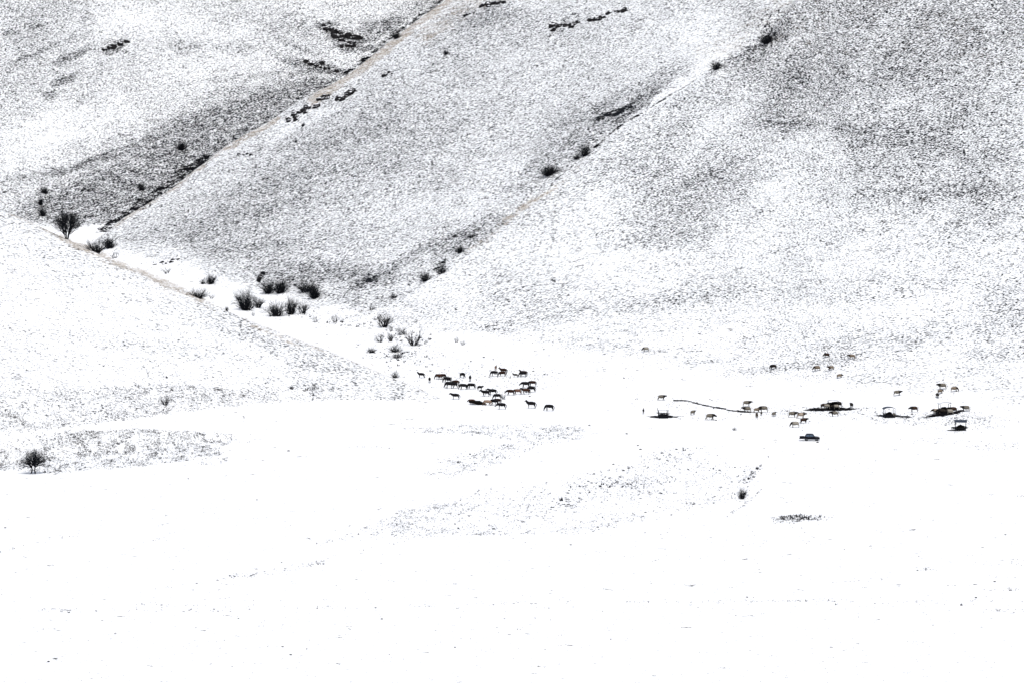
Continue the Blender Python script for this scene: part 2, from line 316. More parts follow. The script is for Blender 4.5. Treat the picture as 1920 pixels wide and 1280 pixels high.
def snow_ground():
    m = bpy.data.materials.new('thin_snow_over_grass'); m.use_nodes = True; N = NB(m); b = N.n.nodes['Principled BSDF']
    g = N.node('ShaderNodeNewGeometry'); sp_ = N.node('ShaderNodeSeparateXYZ'); N.l.new(g.outputs['Position'], sp_.inputs[0])
    px, py, pz = sp_.outputs
    bare, mud, straw, lean = N.attr('bare'), N.attr('mud'), N.attr('straw'), N.attr('lean')
    zz = N.math('SUBTRACT', pz, lean)
    v1 = N.vec(N.math('MULTIPLY', px, .62), N.math('MULTIPLY', py, .7), N.math('MULTIPLY', zz, 2.8))
    v2 = N.vec(N.math('MULTIPLY', px, .45), N.math('MULTIPLY', py, .4), N.math('MULTIPLY', zz, 2.6))
    n1 = N.noise(v1, 1.95, 2, .6)       # tufts
    n2 = N.noise(v2, .95, 3, .65)       # little steps along the slope
    n3 = N.noise(v1, .35, 3, .6)       # patches
    k = N.ramp(bare, .45, .85)
    n = N.math('ADD', N.math('MULTIPLY', n1, N.math('SUBTRACT', 1., N.math('MULTIPLY', k, .65))), N.math('MULTIPLY', n2, N.math('MULTIPLY', k, .65)))
    n = N.math('ADD', n, N.math('MULTIPLY', N.math('SUBTRACT', n3, .5), .16))
    thr = N.math('SUBTRACT', .685, N.math('MULTIPLY', bare, .365))
    dark = N.ramp(n, thr, N.math('ADD', thr, .055))
    faint = N.math('MULTIPLY', N.ramp(n, N.math('SUBTRACT', thr, .13), N.math('ADD', thr, .04)), N.math('MULTIPLY', N.ramp(bare, .03, .45), .42))
    nm = N.math('ADD', N.math('MULTIPLY', N.noise(v1, 1.3, 4, .7), .55), N.math('MULTIPLY', N.noise(v1, .35, 2, .5), .45))
    mud_shade_mask = N.ramp(N.math('ADD', mud, N.math('MULTIPLY', N.math('SUBTRACT', nm, .5), 3.2)), .42, .52)
    nstr = N.noise(v1, 2.4, 3, .7)
    st = N.ramp(N.math('ADD', N.math('MULTIPLY', straw, .7), N.math('ADD', N.math('MULTIPLY', N.math('SUBTRACT', nstr, .5), 2.2), N.math('MULTIPLY', N.math('SUBTRACT', n3, .5), 1.2))), .34, .7)
    snow = N.mix(n3, (.82, .85, .865, 1), (.88, .90, .905, 1))
    c = N.mix(faint, snow, (.15, .165, .172, 1))
    c = N.mix(dark, c, (.0045, .0055, .008, 1))
    c = N.mix(N.math('MULTIPLY', st, .75), c, (.34, .29, .225, 1))
    c = N.mix(N.math('MULTIPLY', N.ramp(n1, .60, .68), N.math('MULTIPLY', straw, .8)), c, (.03, .022, .016, 1))
    c = N.mix(mud_shade_mask, c, (.003, .003, .004, 1))  # feeder mud, painted ditch bank shade and dark strips share one near-black
    N.l.new(c, b.inputs['Base Color']); b.inputs['Roughness'].default_value = .85; b.inputs['Specular IOR Level'].default_value = .04
    bp = N.node('ShaderNodeBump'); bp.inputs['Strength'].default_value = .35; bp.inputs['Distance'].default_value = .25
    N.l.new(n1, bp.inputs['Height']); N.l.new(bp.outputs[0], b.inputs['Normal'])
    return m
gm = grid_mesh('snowy_ground', X, Y, Z)
for nme, arr in (('bare', BAREM), ('mud', MUD_SHADE_M), ('straw', STRAWM), ('lean', LEAN)): attr(gm, nme, arr)
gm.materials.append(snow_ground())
ground = bpy.data.objects.new('terrain', gm); COL.objects.link(ground); ground['kind'] = 'structure'

# ------------------------------------------------------------------ grass tufts poking through the snow (uncountable)
rg = np.random.default_rng(5)
def tuft_field(name, label, weight, size, m, seed, keep=None):
    rg = np.random.default_rng(seed)
    a = (U[:-1, 1:] - U[:-1, :-1]) * -(V[1:, :-1] - V[:-1, :-1])
    a = np.clip(a, 0, 400)
    inb = (U[:-1, :-1] > -350) & (U[:-1, :-1] < 2270) & (V[:-1, :-1] > -150) & (V[:-1, :-1] < 1350)
    lam = a * weight[:-1, :-1] * inb
    cnt = rg.poisson(np.clip(lam, 0, 20))
    jj, ii = np.nonzero(cnt); rep = cnt[jj, ii]; jj = np.repeat(jj, rep); ii = np.repeat(ii, rep); n = len(jj)
    s, t = rg.random(n), rg.random(n)
    def bl(A): return (A[jj, ii] * (1 - s) + A[jj, ii + 1] * s) * (1 - t) + (A[jj + 1, ii] * (1 - s) + A[jj + 1, ii + 1] * s) * t
    px, py, pz = bl(X), bl(Y), bl(Z)
    r = size * (.5 + rg.gamma(2.6, .24, n)); h = r * rg.uniform(.7, 1.5, n)
    K = 5; ang = rg.random(n)[:, None] * 6.28 + np.arange(K)[None] * 6.283 / K
    rad = r[:, None] * rg.uniform(.3, .8, (n, K))
    bx = px[:, None] + np.cos(ang) * rad * 1.2; by = py[:, None] + np.sin(ang) * rad; bz = pz[:, None] - .10 + 0 * rad
    am = ang + .63; lean_ = r[:, None] * rg.uniform(.2, 1.15, (n, K)); hh = h[:, None] * rg.uniform(.45, 1.15, (n, K))
    tx = px[:, None] + np.cos(am) * lean_ * 1.2; ty = py[:, None] + np.sin(am) * lean_; tz = pz[:, None] + hh
    vs = np.concatenate([np.stack([bx, by, bz], -1), np.stack([tx, ty, tz], -1)], 1)
    f = np.array([[k, (k + 1) % K, K + k] for k in range(K)]); F = (np.arange(n)[:, None, None] * (2 * K) + f[None]).reshape(-1, 3)
    me = bpy.data.meshes.new(name); me.vertices.add(n * 2 * K); me.vertices.foreach_set('co', vs.reshape(-1).astype(np.float32))
    me.loops.add(F.size); me.loops.foreach_set('vertex_index', F.ravel().astype(np.int32))
    me.polygons.add(len(F)); me.polygons.foreach_set('loop_start', np.arange(0, F.size, 3, dtype=np.int32)); me.polygons.foreach_set('loop_total', np.full(len(F), 3, np.int32))
    me.update(calc_edges=True); me.materials.append(m)
    o = bpy.data.objects.new(name, me); COL.objects.link(o); o['kind'] = 'stuff'; o['label'] = label; o['category'] = 'grass'
    print(name, n); return o
M_grass = mat('dead_grass', (.016, .017, .021), .9, var=.6, vscale=.4)
wt = TUFTM * .72 + BAREM * np.where(HID == 4, .10, .03) + .00004
wt = wt * np.clip(fbm(X / 2.2, Y / 5, 71, 3) * 2.6 - .6, .1, 2)
tuft_field('grass_tufts', 'dark dead grass tufts poking through the thin snow cover', wt, .125, M_grass, 5)
SCRUB = [(1455,50,36,26,35,.9),(1420,90,60,14,38,.35),(1370,112,50,9,35,.3),(1200,215,90,10,38,.10),(1130,262,60,10,36,.2),(1060,945,26,12,10,.14),(1130,910,70,16,5,.10),(1250,850,40,14,5,.10),
 (1060,38,26,6,22,.5),(350,862,110,5,0,.08),(150,835,100,6,0,.07),(590,728,50,6,0,.2),(740,668,50,10,0,.4),(770,635,60,20,-20,.22),(640,608,60,7,-8,.2),(700,600,40,10,-20,.12),(545,590,40,5,0,.2),(1410,890,22,7,35,.5),(1500,972,44,4,0,1),(650,60,50,22,0,.3),(600,128,50,8,-12,.4),
 (780,690,80,12,-10,.05),(930,617,30,5,0,.3),(340,280,60,22,10,.10),(200,320,110,40,20,.05),(290,370,60,10,38,.3),(1000,560,50,30,0,.04),(1890,640,50,40,0,.03),(860,705,120,20,0,.02)]
ws = ell(U, V, SCRUB, .5) * .10
tuft_field('low_scrub', 'low black scrub clumps scattered along the gullies and ridges', ws, .30, mat('low_scrub', (.010, .011, .015), .9), 9)

# ================================================================== things
def link(name, me, parent=None, m=None, loc=None):
    o = bpy.data.objects.new(name, me); COL.objects.link(o)
    if parent: o.parent = parent
    if loc: o.location = loc
    if m is not None:
        me.materials.clear(); me.materials.append(m)
    return o
def tag(o, label, cat, group=None):
    o['label'] = label; o['category'] = cat
    if group: o['group'] = group
    return o
def empty(name, loc=(0, 0, 0), rz=0., sc=1.):
    o = bpy.data.objects.new(name, None); COL.objects.link(o); o.location = loc; o.rotation_euler = (0, 0, rz); o.scale = (sc, sc, sc); o.empty_display_size = .3
    return o
def bm_mesh(bm, name, smooth=False):
    me = bpy.data.meshes.new(name); bm.to_mesh(me); bm.free()
    if smooth:
        for p in me.polygons: p.use_smooth = True
    return me
def box(bm, c, s, rot=None, bev=0.):
    r = bmesh.ops.create_cube(bm, size=1.0); vs = r['verts']
    for v in vs: v.co = Vector((v.co.x * s[0], v.co.y * s[1], v.co.z * s[2]))
    if bev: 
        es = list({e for v in vs for e in v.link_edges}); rr = bmesh.ops.bevel(bm, geom=es, offset=bev, segments=2, affect='EDGES'); vs = list(set(rr['verts']) | {v for v in vs if v.is_valid})
    for v in vs:
        if rot is not None: v.co = rot @ v.co
        v.co += Vector(c)
    return vs
def tube(bm, p, q, r0, r1=None, n=8, cap=True):
    p, q = Vector(p), Vector(q); r1 = r0 if r1 is None else r1; d = (q - p)
    if d.length < 1e-6: return
    d.normalize(); a = d.orthogonal().normalized(); b = d.cross(a)
    A = [bm.verts.new(p + (a * math.cos(t) + b * math.sin(t)) * r0) for t in [i * 2 * math.pi / n for i in range(n)]]
    B = [bm.verts.new(q + (a * math.cos(t) + b * math.sin(t)) * r1) for t in [i * 2 * math.pi / n for i in range(n)]]
    for i in range(n): bm.faces.new((A[i], A[(i + 1) % n], B[(i + 1) % n], B[i]))
    if cap: bm.faces.new(A[::-1]); bm.faces.new(B)
def skin(name, verts, edges, radii, sub=1, root=0, fats=None):
    """continuous body: edges with a radius per joint, grown by a Skin modifier"""
    me = bpy.data.meshes.new(name); me.from_pydata([tuple(v) for v in verts], edges, []); me.update()
    o = bpy.data.objects.new(name, me); COL.objects.link(o)
    md = o.modifiers.new('s', 'SKIN'); md.use_smooth_shade = True; md.branch_smoothing = .3
    for i, v in enumerate(me.skin_vertices[0].data):
        r = radii[i]; r = (r, r) if isinstance(r, (int, float)) else r; fat = fats[i] if fats else 1.0; v.radius = (r[0] * fat, r[1] * fat); v.use_root = (i == root)
    if sub: ss = o.modifiers.new('u', 'SUBSURF'); ss.levels = sub; ss.render_levels = sub
    dg = bpy.context.evaluated_depsgraph_get(); dg.update(); ev = o.evaluated_get(dg)
    new = bpy.data.meshes.new_from_object(ev); new.name = name
    bpy.data.objects.remove(o)
    for p in new.polygons: p.use_smooth = True
    return new
class Sk:
    def __init__(s): s.v = []; s.e = []; s.r = []
    def add(s, p, r, to=None):
        s.v.append(p); s.r.append(r); i = len(s.v) - 1
        if to is not None: s.e.append((to, i))
        return i
    def chain(s, pts, to=None):
        out = []
        for p, r in pts: to = s.add(p, r, to); out.append(to)
        return out

# ------------------------------------------------------------------ horses and cattle
def coat(name, body, dark, head_x=None, low=None, blotch=0.):
    """coat colour; a cattle coat has the darker neck and head (front of the animal) and darker lower legs"""
    m = bpy.data.materials.new(name); m.use_nodes = True; N = NB(m); b = N.n.nodes['Principled BSDF']
    tc = N.node('ShaderNodeTexCoord'); s = N.node('ShaderNodeSeparateXYZ'); N.l.new(tc.outputs['Object'], s.inputs[0])
    no = N.noise(tc.outputs['Object'], 3.0, 3)
    c = N.mix(N.ramp(no, .3, .7), (*[x * .75 for x in body], 1), (*[min(1, x * 1.2) for x in body], 1))
    if head_x is not None: c = N.mix(N.ramp(N.math('ADD', s.outputs[0], N.math('MULTIPLY', no, .3)), head_x, head_x + .3), c, (*dark, 1))
    if low is not None: c = N.mix(N.ramp(s.outputs[2], low + .12, low - .12), c, (*dark, 1))
    if blotch: c = N.mix(N.ramp(N.noise(tc.outputs['Object'], 1.3, 2), .52, .56), c, (*dark, 1))
    N.l.new(c, b.inputs['Base Color']); b.inputs['Roughness'].default_value = .75; b.inputs['Specular IOR Level'].default_value = .1
    return m
NECK_H = {'graze': [((.92, 0, 1.08), .20), ((1.10, 0, .80), .15), ((1.24, 0, .52), .12), ((1.30, 0, .30), .10), ((1.34, 0, .10), .075)],
          'low': [((.98, 0, 1.22), .20), ((1.22, 0, 1.08), .15), ((1.42, 0, .95), .125), ((1.55, 0, .76), .10), ((1.62, 0, .58), .075)],
          'level': [((.95, 0, 1.40), .21), ((1.20, 0, 1.52), .155), ((1.42, 0, 1.60), .125), ((1.60, 0, 1.46), .10), ((1.74, 0, 1.30), .075)],
          'up': [((.92, 0, 1.42), .22), ((1.06, 0, 1.60), .17), ((1.18, 0, 1.78), .135), ((1.36, 0, 1.68), .11), ((1.52, 0, 1.54), .08)]}
def horse_meshes(neck, walk):
    NF = [1.45, 1.25, 1.15, 1.1, 1.1, 2., 1.8, 2., 1.8]
    s = Sk()
    pel = s.add((-.62, 0, 1.22), (.30, .34)); 
    back = s.chain([((-.25, 0, 1.20), (.30, .33)), ((.12, 0, 1.17), (.32, .36)), ((.48, 0, 1.20), (.29, .36)), ((.74, 0, 1.26), (.22, .27))], pel)
    rump = s.add((-.88, 0, 1.16), (.22, .24), pel)
    nk = s.chain([(p, (q * .8, q * 1.1)) for p, q in NECK_H[neck]], back[-1])
    # ears
    hx, hy, hz = s.v[nk[2]]
    for sd in (-1, 1): s.chain([((hx - .03, sd * .05, hz + .10), .035), ((hx - .03, sd * .075, hz + .22), .012)], nk[2])
    wf, wh = walk
    for sd, w1, w2 in ((-1, wf, -wh), (1, -wf, wh)):
        s.chain([((.56, sd * .15, .98), .13), ((.57 + w1 * .3, sd * .17, .55), .07), ((.56 + w1 * .8, sd * .17, .18), .045), ((.60 + w1, sd * .17, .03), .055)], back[2])
        s.chain([((-.76, sd * .16, .92), .17), ((-.72 + w2 * .2, sd * .18, .70), .11), ((-.94 + w2 * .6, sd * .18, .48), .06), ((-.90 + w2 * .9, sd * .18, .18), .045), ((-.85 + w2, sd * .18, .03), .055)], pel)
    body = skin('horse_body', s.v, s.e, s.r, 1, 0, [1.5] * 6 + NF + [1.25] * (len(s.v) - 6 - len(NF)))
    t = Sk(); t.chain([((-.86, 0, 1.28), .05), ((-1.08, 0, 1.16), .07), ((-1.18, 0, .80), .075), ((-1.16, 0, .45), .03)])
    tail = skin('horse_tail', t.v, t.e, t.r, 1, 0, [1.3] * 9)
    pts = [(.70, 0, 1.46)] + [tuple(Vector(p) + Vector((-r * .55, 0, r * .95))) for p, r in NECK_H[neck][:3]]
    mn = Sk(); mn.chain([(p, (.035, .075)) for p in pts]); mane = skin('horse_mane', mn.v, mn.e, mn.r, 1)
    return body, tail, mane
NECK_C = {'graze': [((1.02, 0, .95), .19), ((1.20, 0, .66), .15), ((1.30, 0, .42), .14), ((1.38, 0, .20), .10)],
          'level': [((1.02, 0, 1.22), .21), ((1.22, 0, 1.25), .17), ((1.40, 0, 1.24), .15), ((1.60, 0, 1.10), .10)],
          'low': [((1.03, 0, 1.10), .21), ((1.24, 0, 1.00), .17), ((1.42, 0, .92), .15), ((1.60, 0, .74), .10)]}
def cow_meshes(neck, walk):
    NF = [1.4, 1.25, 1.2, 1.15, 1.6, 1.5, 1.5, 1.6, 1.5, 1.5]
    s = Sk()
    pel = s.add((-.66, 0, 1.12), (.30, .33))
    back = s.chain([((-.22, 0, 1.05), (.36, .37)), ((.18, 0, 1.03), (.37, .38)), ((.55, 0, 1.08), (.32, .37)), ((.82, 0, 1.15), (.24, .28))], pel)
    s.add((-.92, 0, 1.14), (.24, .23), pel)
    nk = s.chain(NECK_C[neck], back[-1])
    hx, hy, hz = s.v[nk[2]]
    for sd in (-1, 1): s.chain([((hx - .05, sd * .12, hz + .05), .04), ((hx - .07, sd * .27, hz + .05), .05), ((hx - .07, sd * .36, hz + .02), .015)], nk[2])
    wf, wh = walk
    for sd, w1, w2 in ((-1, wf, -wh), (1, -wf, wh)):
        s.chain([((.58, sd * .18, .80), .14), ((.58 + w1 * .3, sd * .19, .46), .08), ((.57 + w1 * .8, sd * .19, .16), .055), ((.60 + w1, sd * .19, .03), .065)], back[2])
        s.chain([((-.76, sd * .18, .85), .17), ((-.74 + w2 * .2, sd * .20, .62), .11), ((-.90 + w2 * .6, sd * .20, .42), .065), ((-.87 + w2 * .9, sd * .20, .16), .05), ((-.83 + w2, sd * .20, .03), .065)], pel)
    body = skin('cow_body', s.v, s.e, s.r, 1, 0, [1.5] * 6 + NF + [1.2] * (len(s.v) - 6 - len(NF)))
    t = Sk(); t.chain([((-.92, 0, 1.30), .04), ((-1.12, 0, 1.26), .04), ((-1.18, 0, 1.05), .035), ((-1.17, 0, .70), .03), ((-1.15, 0, .48), .055), ((-1.14, 0, .36), .02)])
    tail = skin('cow_tail', t.v, t.e, t.r, 1)
    hs = []
    for sd in (-1, 1):
        h = bmesh.new(); a = Vector((hx - .04, sd * .11, hz + .16)); b = a + Vector((.02, sd * .14, .08)); c = b + Vector((.05, sd * .03, .13))
        tube(h, a, b, .035, .025, 7, False); tube(h, b, c, .025, .006, 7, False); bmesh.ops.remove_doubles(h, verts=h.verts, dist=.02); hs.append(bm_mesh(h, 'cow_horn', True))
    return body, tail, hs
HM = {}; 
COATS = {'black': coat('black_coat', (.006, .006, .007), (.004, .004, .004)), 'dark': coat('dark_bay_coat', (.022, .009, .005), (.005, .004, .004), .75, .55),
         'bay': coat('bay_coat', (.038, .016, .009), (.010, .006, .005), .80, .55), 'chestnut': coat('chestnut_coat', (.13, .07, .048), (.030, .014, .009), .70, .5),
         'tan': coat('tan_coat', (.24, .17, .125), (.08, .05, .035), .95, .3),
         'grey': coat('grey_cattle_coat', (.135, .122, .10), (.010, .009, .008), .42, .35), 'pale': coat('pale_cattle_coat', (.25, .23, .195), (.020, .017, .015), .62, .25),
         'beige': coat('beige_cattle_coat', (.17, .135, .10), (.03, .022, .016), .50, .3), 'brown': coat('brown_cattle_coat', (.035, .020, .014), (.008, .008, .007), .40, .4),
         'darkcow': coat('dark_cattle_coat', (.020, .016, .013), (.006, .005, .005), .3, .5), 'pied': coat('pied_cattle_coat', (.30, .25, .20), (.035, .026, .016), .55, .2, 1.)}
M_hair = mat('black_hair', (.005, .005, .005), .7, spec=.1); M_hairl = mat('light_hair', (.22, .15, .10), .7, spec=.1); M_horn = mat('horn', (.25, .21, .15), .5)
PROTO = {}
def animal(kind, u, v, face, neck, coatn, label, sc=1., walk=0, y=None, grp=None, dz=0.):
    """kind horse/cow; (u, v) where the hooves stand in the photograph; face = heading in degrees, 0 to the right, 180 to the left, 90 away"""
    key = (kind, neck, walk)
    wk = {0: (.03, .03), 1: (.20, .22), 2: (-.16, .18)}[walk]
    x, yy, z = hit(u, v) if y is None else spot(u, y)
    if key not in PROTO:
        root = empty(kind)
        b, t, e = (horse_meshes if kind == 'horse' else cow_meshes)(neck, wk)
        ob = link('body', b, root, COATS[coatn]); ot = link('tail', t, root, M_hair); oe = link('mane', e, root, M_hair) if kind == 'horse' else [link('horn', q, root, M_horn) for q in e]
        PROTO[key] = root; r = root; fresh = True
    else:
        src = PROTO[key]; r = src.copy(); COL.objects.link(r)
        for ch in list(src.children):
            c = ch.copy(); COL.objects.link(c); c.parent = r
        fresh = False
    for c in r.children:
        if c.name.startswith('body'): c.material_slots[0].link = 'OBJECT'; c.material_slots[0].material = COATS[coatn]
        elif kind == 'horse' and coatn in ('tan',): c.material_slots[0].link = 'OBJECT'; c.material_slots[0].material = M_hairl
        elif kind == 'horse': c.material_slots[0].link = 'OBJECT'; c.material_slots[0].material = M_hair
    r.location = (x, yy, z + dz); r.rotation_euler = (0, 0, R(face)); r.scale = (sc, sc, sc)
    tag(r, label, kind, grp or ('horses of the herd in the snowy valley' if kind == 'horse' else 'cattle scattered over the snow'))
    return r
def spot(u, y):
    a, b = ray(u, 640); x = a * y; z = float(ground_z(np.array([x]), np.array([float(y)]))[0][0]); return x, float(y), z
HORSES = [ # u, v(hooves), heading, neck, coat, scale, walk, label
 (790,708,165,'up','black',.92,0,'black horse with head raised high, farthest left of the whole herd'),
 (805.5,717,-88,'level','black',.95,0,'black horse seen end-on, standing alone just right of the farthest left horse'),
 (823,711,178,'graze','bay',1.0,0,'bay horse grazing leftward, overlapping a bay horse that faces right'),
 (829,710.5,-4,'graze','dark',.98,1,'dark bay horse with head down to the right, behind the bay grazing leftward'),
 (839,717,180,'graze','black',1.05,1,'black horse grazing at the heels of the two overlapping bay horses'),
 (855,722,180,'low','dark',.92,0,'dark bay horse partly hidden behind the big black pair'),
 (843,727.5,180,'graze','black',1.18,0,'large black horse in front of the overlapping big pair, its head down left'),
 (850.5,727.5,182,'low','black',1.12,0,'large black horse at the right of the overlapping big pair, rump to the right'),
 (867,708,-50,'graze','black',.95,0,'black horse turned half away with its head down, above and between the herd rows'),
 (881.5,714,-90,'up','black',.98,0,'slim black horse seen exactly end-on, alone above the two walking grazers'),
 (869,730,178,'graze','black',1.05,1,'black horse grazing mid-stride, left one of the two nose-to-tail walkers'),
 (884,729,180,'graze','black',1.05,1,'black horse grazing mid-stride, right one of the two nose-to-tail walkers'),
 (900,731,-35,'level','black',.78,0,'small slender black foal facing right, between the walkers and the brown file'),
 (854,748.5,180,'level','black',1.05,0,'black horse standing side-on left of the long fodder heap'),
 (885,757,178,'low','chestnut',.86,0,'chestnut horse behind the left end of the long fodder heap'),
 (914,760,180,'graze','tan',.98,0,'light tan horse with head down at the right end of the fodder heap'),
 (911,743,180,'level','black',1.08,1,'black horse with level head, in front of a second black horse above the fodder heap'),
 (924,740,180,'level','black',1.05,0,'black horse following close behind the level-headed black horse'),
 (932.5,748.5,180,'graze','black',1.0,0,'black horse grazing directly left of the small grey shrub'),
 (927,759.5,178,'graze','black',1.08,1,'black horse grazing behind the horse at the bottom right of the cluster'),
 (933,757,182,'low','dark',.95,0,'dark bay horse half hidden between the black grazer and the bottom horse'),
 (940.5,767,180,'low','black',1.12,0,'black horse with low head, lowest of the dense cluster by the fodder heap'),
 (929.5,693.5,-80,'up','tan',.80,0,'pale tan horse seen from the front, topmost of the herd'),
 (927,705,182,'graze','black',1.0,0,'black horse grazing just below the pale tan horse'),
 (944,700.5,172,'up','dark',1.0,0,'dark bay horse with raised head standing behind a grazing dark horse'),
 (942,705.5,184,'graze','dark',.95,1,'dark bay horse grazing in front of the one with the raised head'),
 (966.5,707,172,'up','black',.66,0,'small black foal standing apart, between the two upper pairs'),
 (982,705,175,'up','dark',1.0,0,'dark bay horse with head held high, right one of the upper right pair'),
 (980,706.5,185,'graze','black',.95,0,'black horse grazing with a horse of raised head close behind it'),
 (985.5,727,180,'low','black',1.12,1,'long black horse with low head, left one of the upper right trio'),
 (998.5,724,182,'low','dark',1.0,0,'dark bay horse at the upper right corner of the herd'),
 (957.5,741,180,'low','dark',1.05,1,'dark bay horse leading the brown file, its head low'),
 (970.5,739.5,180,'low','chestnut',1.0,1,'light chestnut horse walking behind the dark leader of the file'),
 (986,739,180,'level','bay',1.05,1,'bay horse third in the brown file, just left of a black grazer'),
 (996.5,735,180,'graze','black',1.05,1,'black horse grazing at the right end of the brown file'),
 (996,765,172,'up','black',1.18,0,'tall black horse with head up, standing alone below the brown file'),
 (1030,770,180,'graze','black',1.12,2,'black horse grazing alone, farthest right of the whole herd'),
]
for u, v, f, n, c, s, wk, lab in HORSES: animal('horse', u, v, f, n, c, lab, s, wk)
CATTLE = [
 (1240,750,0,'level','grey',1.0,1,'grey cow with dark head facing right, alone above the leftmost feeder'),
 (1299,777.5,50,'level','grey',.85,0,'grey cow turned half away right of the leftmost feeder'),
 (1331.5,787,0,'low','grey',1.15,1,'grey cow with dark lowered head, lowest one right of the leftmost feeder'),
 (1211,659,195,'graze','pale',.92,0,'pale tan cow with black head grazing alone on the lower slope'),
 (1450,692,205,'graze','darkcow',.95,0,'black cow grazing downhill on the slope, left of the other slope cattle'),
 (1550,670,195,'graze','brown',.85,0,'brown cow grazing on the slope, upper left of the high pair'),
 (1597.5,673,160,'level','beige',.92,0,'beige cow highest up the slope on the right'),
 (1532,695,185,'graze','beige',.98,0,'beige and dark cow on the slope, left of a lighter one'),
 (1558,694,205,'level','beige',.88,0,'light beige cow right beside the beige and dark cow on the slope'),
 (1574,708.5,20,'low','beige',.80,0,'beige cow lowest of the slope group, below the light beige one'),
 (1400,761.5,0,'level','grey',1.05,0,'grey cow with dark neck facing right above the black-fronted cow'),
 (1401,773,180,'level','grey',1.08,0,'black-fronted grey cow facing left at the end of the dark ditch'),
 (1419,773,10,'low','beige',.85,1,'tan cow nose to nose with a large grey cow'),
 (1432,772.5,180,'low','grey',1.15,0,'large grey cow with black shoulders facing the tan cow'),
 (1419,782.5,-85,'low','beige',.80,0,'tan cow seen head-on below the nose to nose pair'),
 (1427.5,778,-95,'low','pale',.70,0,'pale calf standing under the head of the large grey cow'),
 (1451,780.5,60,'level','grey',.85,0,'grey cow turned half away, alone right of the nose to nose pair'),
 (1485.5,782,0,'level','grey',1.05,0,'grey cow facing right, left one of the row above the pickup'),
 (1501.5,784,0,'level','pied',1.05,1,'brown and white pied cow facing right next to a grey cow'),
 (1507,793,25,'level','brown',.95,0,'dark brown cow pointing right just below the pied cow'),
 (1491,801,180,'graze','pale',1.08,0,'pale cow with a dark back, nearest to the black pickup'),
 (1565,780.5,180,'level','grey',.98,0,'grey cow facing left just below the crowded hoop feeder'),
 (1596.5,764,100,'level','darkcow',.92,0,'dark cow seen end-on at the right edge of the muddy patch'),
 (1550,767,175,'low','pale',.95,0,'pale cow at the left side of the crowded hoop feeder'),
 (1545,765.5,10,'low','brown',.95,0,'brown cow behind the pale one at the left of the hoop feeder'),
 (1568,767.5,182,'low','pale',.92,0,'pale cow in front of a black one at the crowded hoop feeder'),
 (1571,764,180,'level','darkcow',1.15,0,'large black cow at the right side of the crowded hoop feeder'),
 (1557,764,200,'low','darkcow',1.0,0,'black cow in the middle behind the crowded hoop feeder'),
 (1682,741.5,0,'level','grey',1.0,0,'grey cow with dark head facing right, alone up the slope from the roofed feeder'),
 (1767,729.5,180,'level','grey',1.12,0,'grey cow with black head facing left, top of the staggered three'),
 (1763,738,40,'low','beige',.85,0,'beige cow in the middle of the staggered three'),
 (1757.5,745,-80,'low','brown',.85,0,'brown cow seen head-on, bottom of the staggered three'),
 (1789,734,0,'graze','beige',.95,0,'beige cow grazing to the right beside the staggered three'),
 (1714,772,185,'low','brown',1.05,0,'reddish brown cow between the roofed feeder and the crowded right feeder'),
 (1811,771,180,'level','grey',1.08,0,'grey cow with black head facing left, farthest right of all'),
 (1755.5,776,175,'low','pied',1.0,0,'pied cow with a white flank at the left end of the crowded right feeder'),
 (1765,777,185,'low','darkcow',1.10,0,'black cow in the middle of the crowded right feeder'),
 (1781,777,182,'low','pale',1.0,0,'pale grey cow at the front of the crowded right feeder'),
 (1787,774,180,'level','brown',1.12,0,'large reddish brown cow behind the pale grey one at the right feeder'),
 (1676,782,100,'low','pale',.75,0,'pale calf reaching into the right side of the roofed feeder'),
]
for u, v, f, n, c, s, wk, lab in CATTLE: animal('cow', u, v, f, n, c, lab, s, wk)

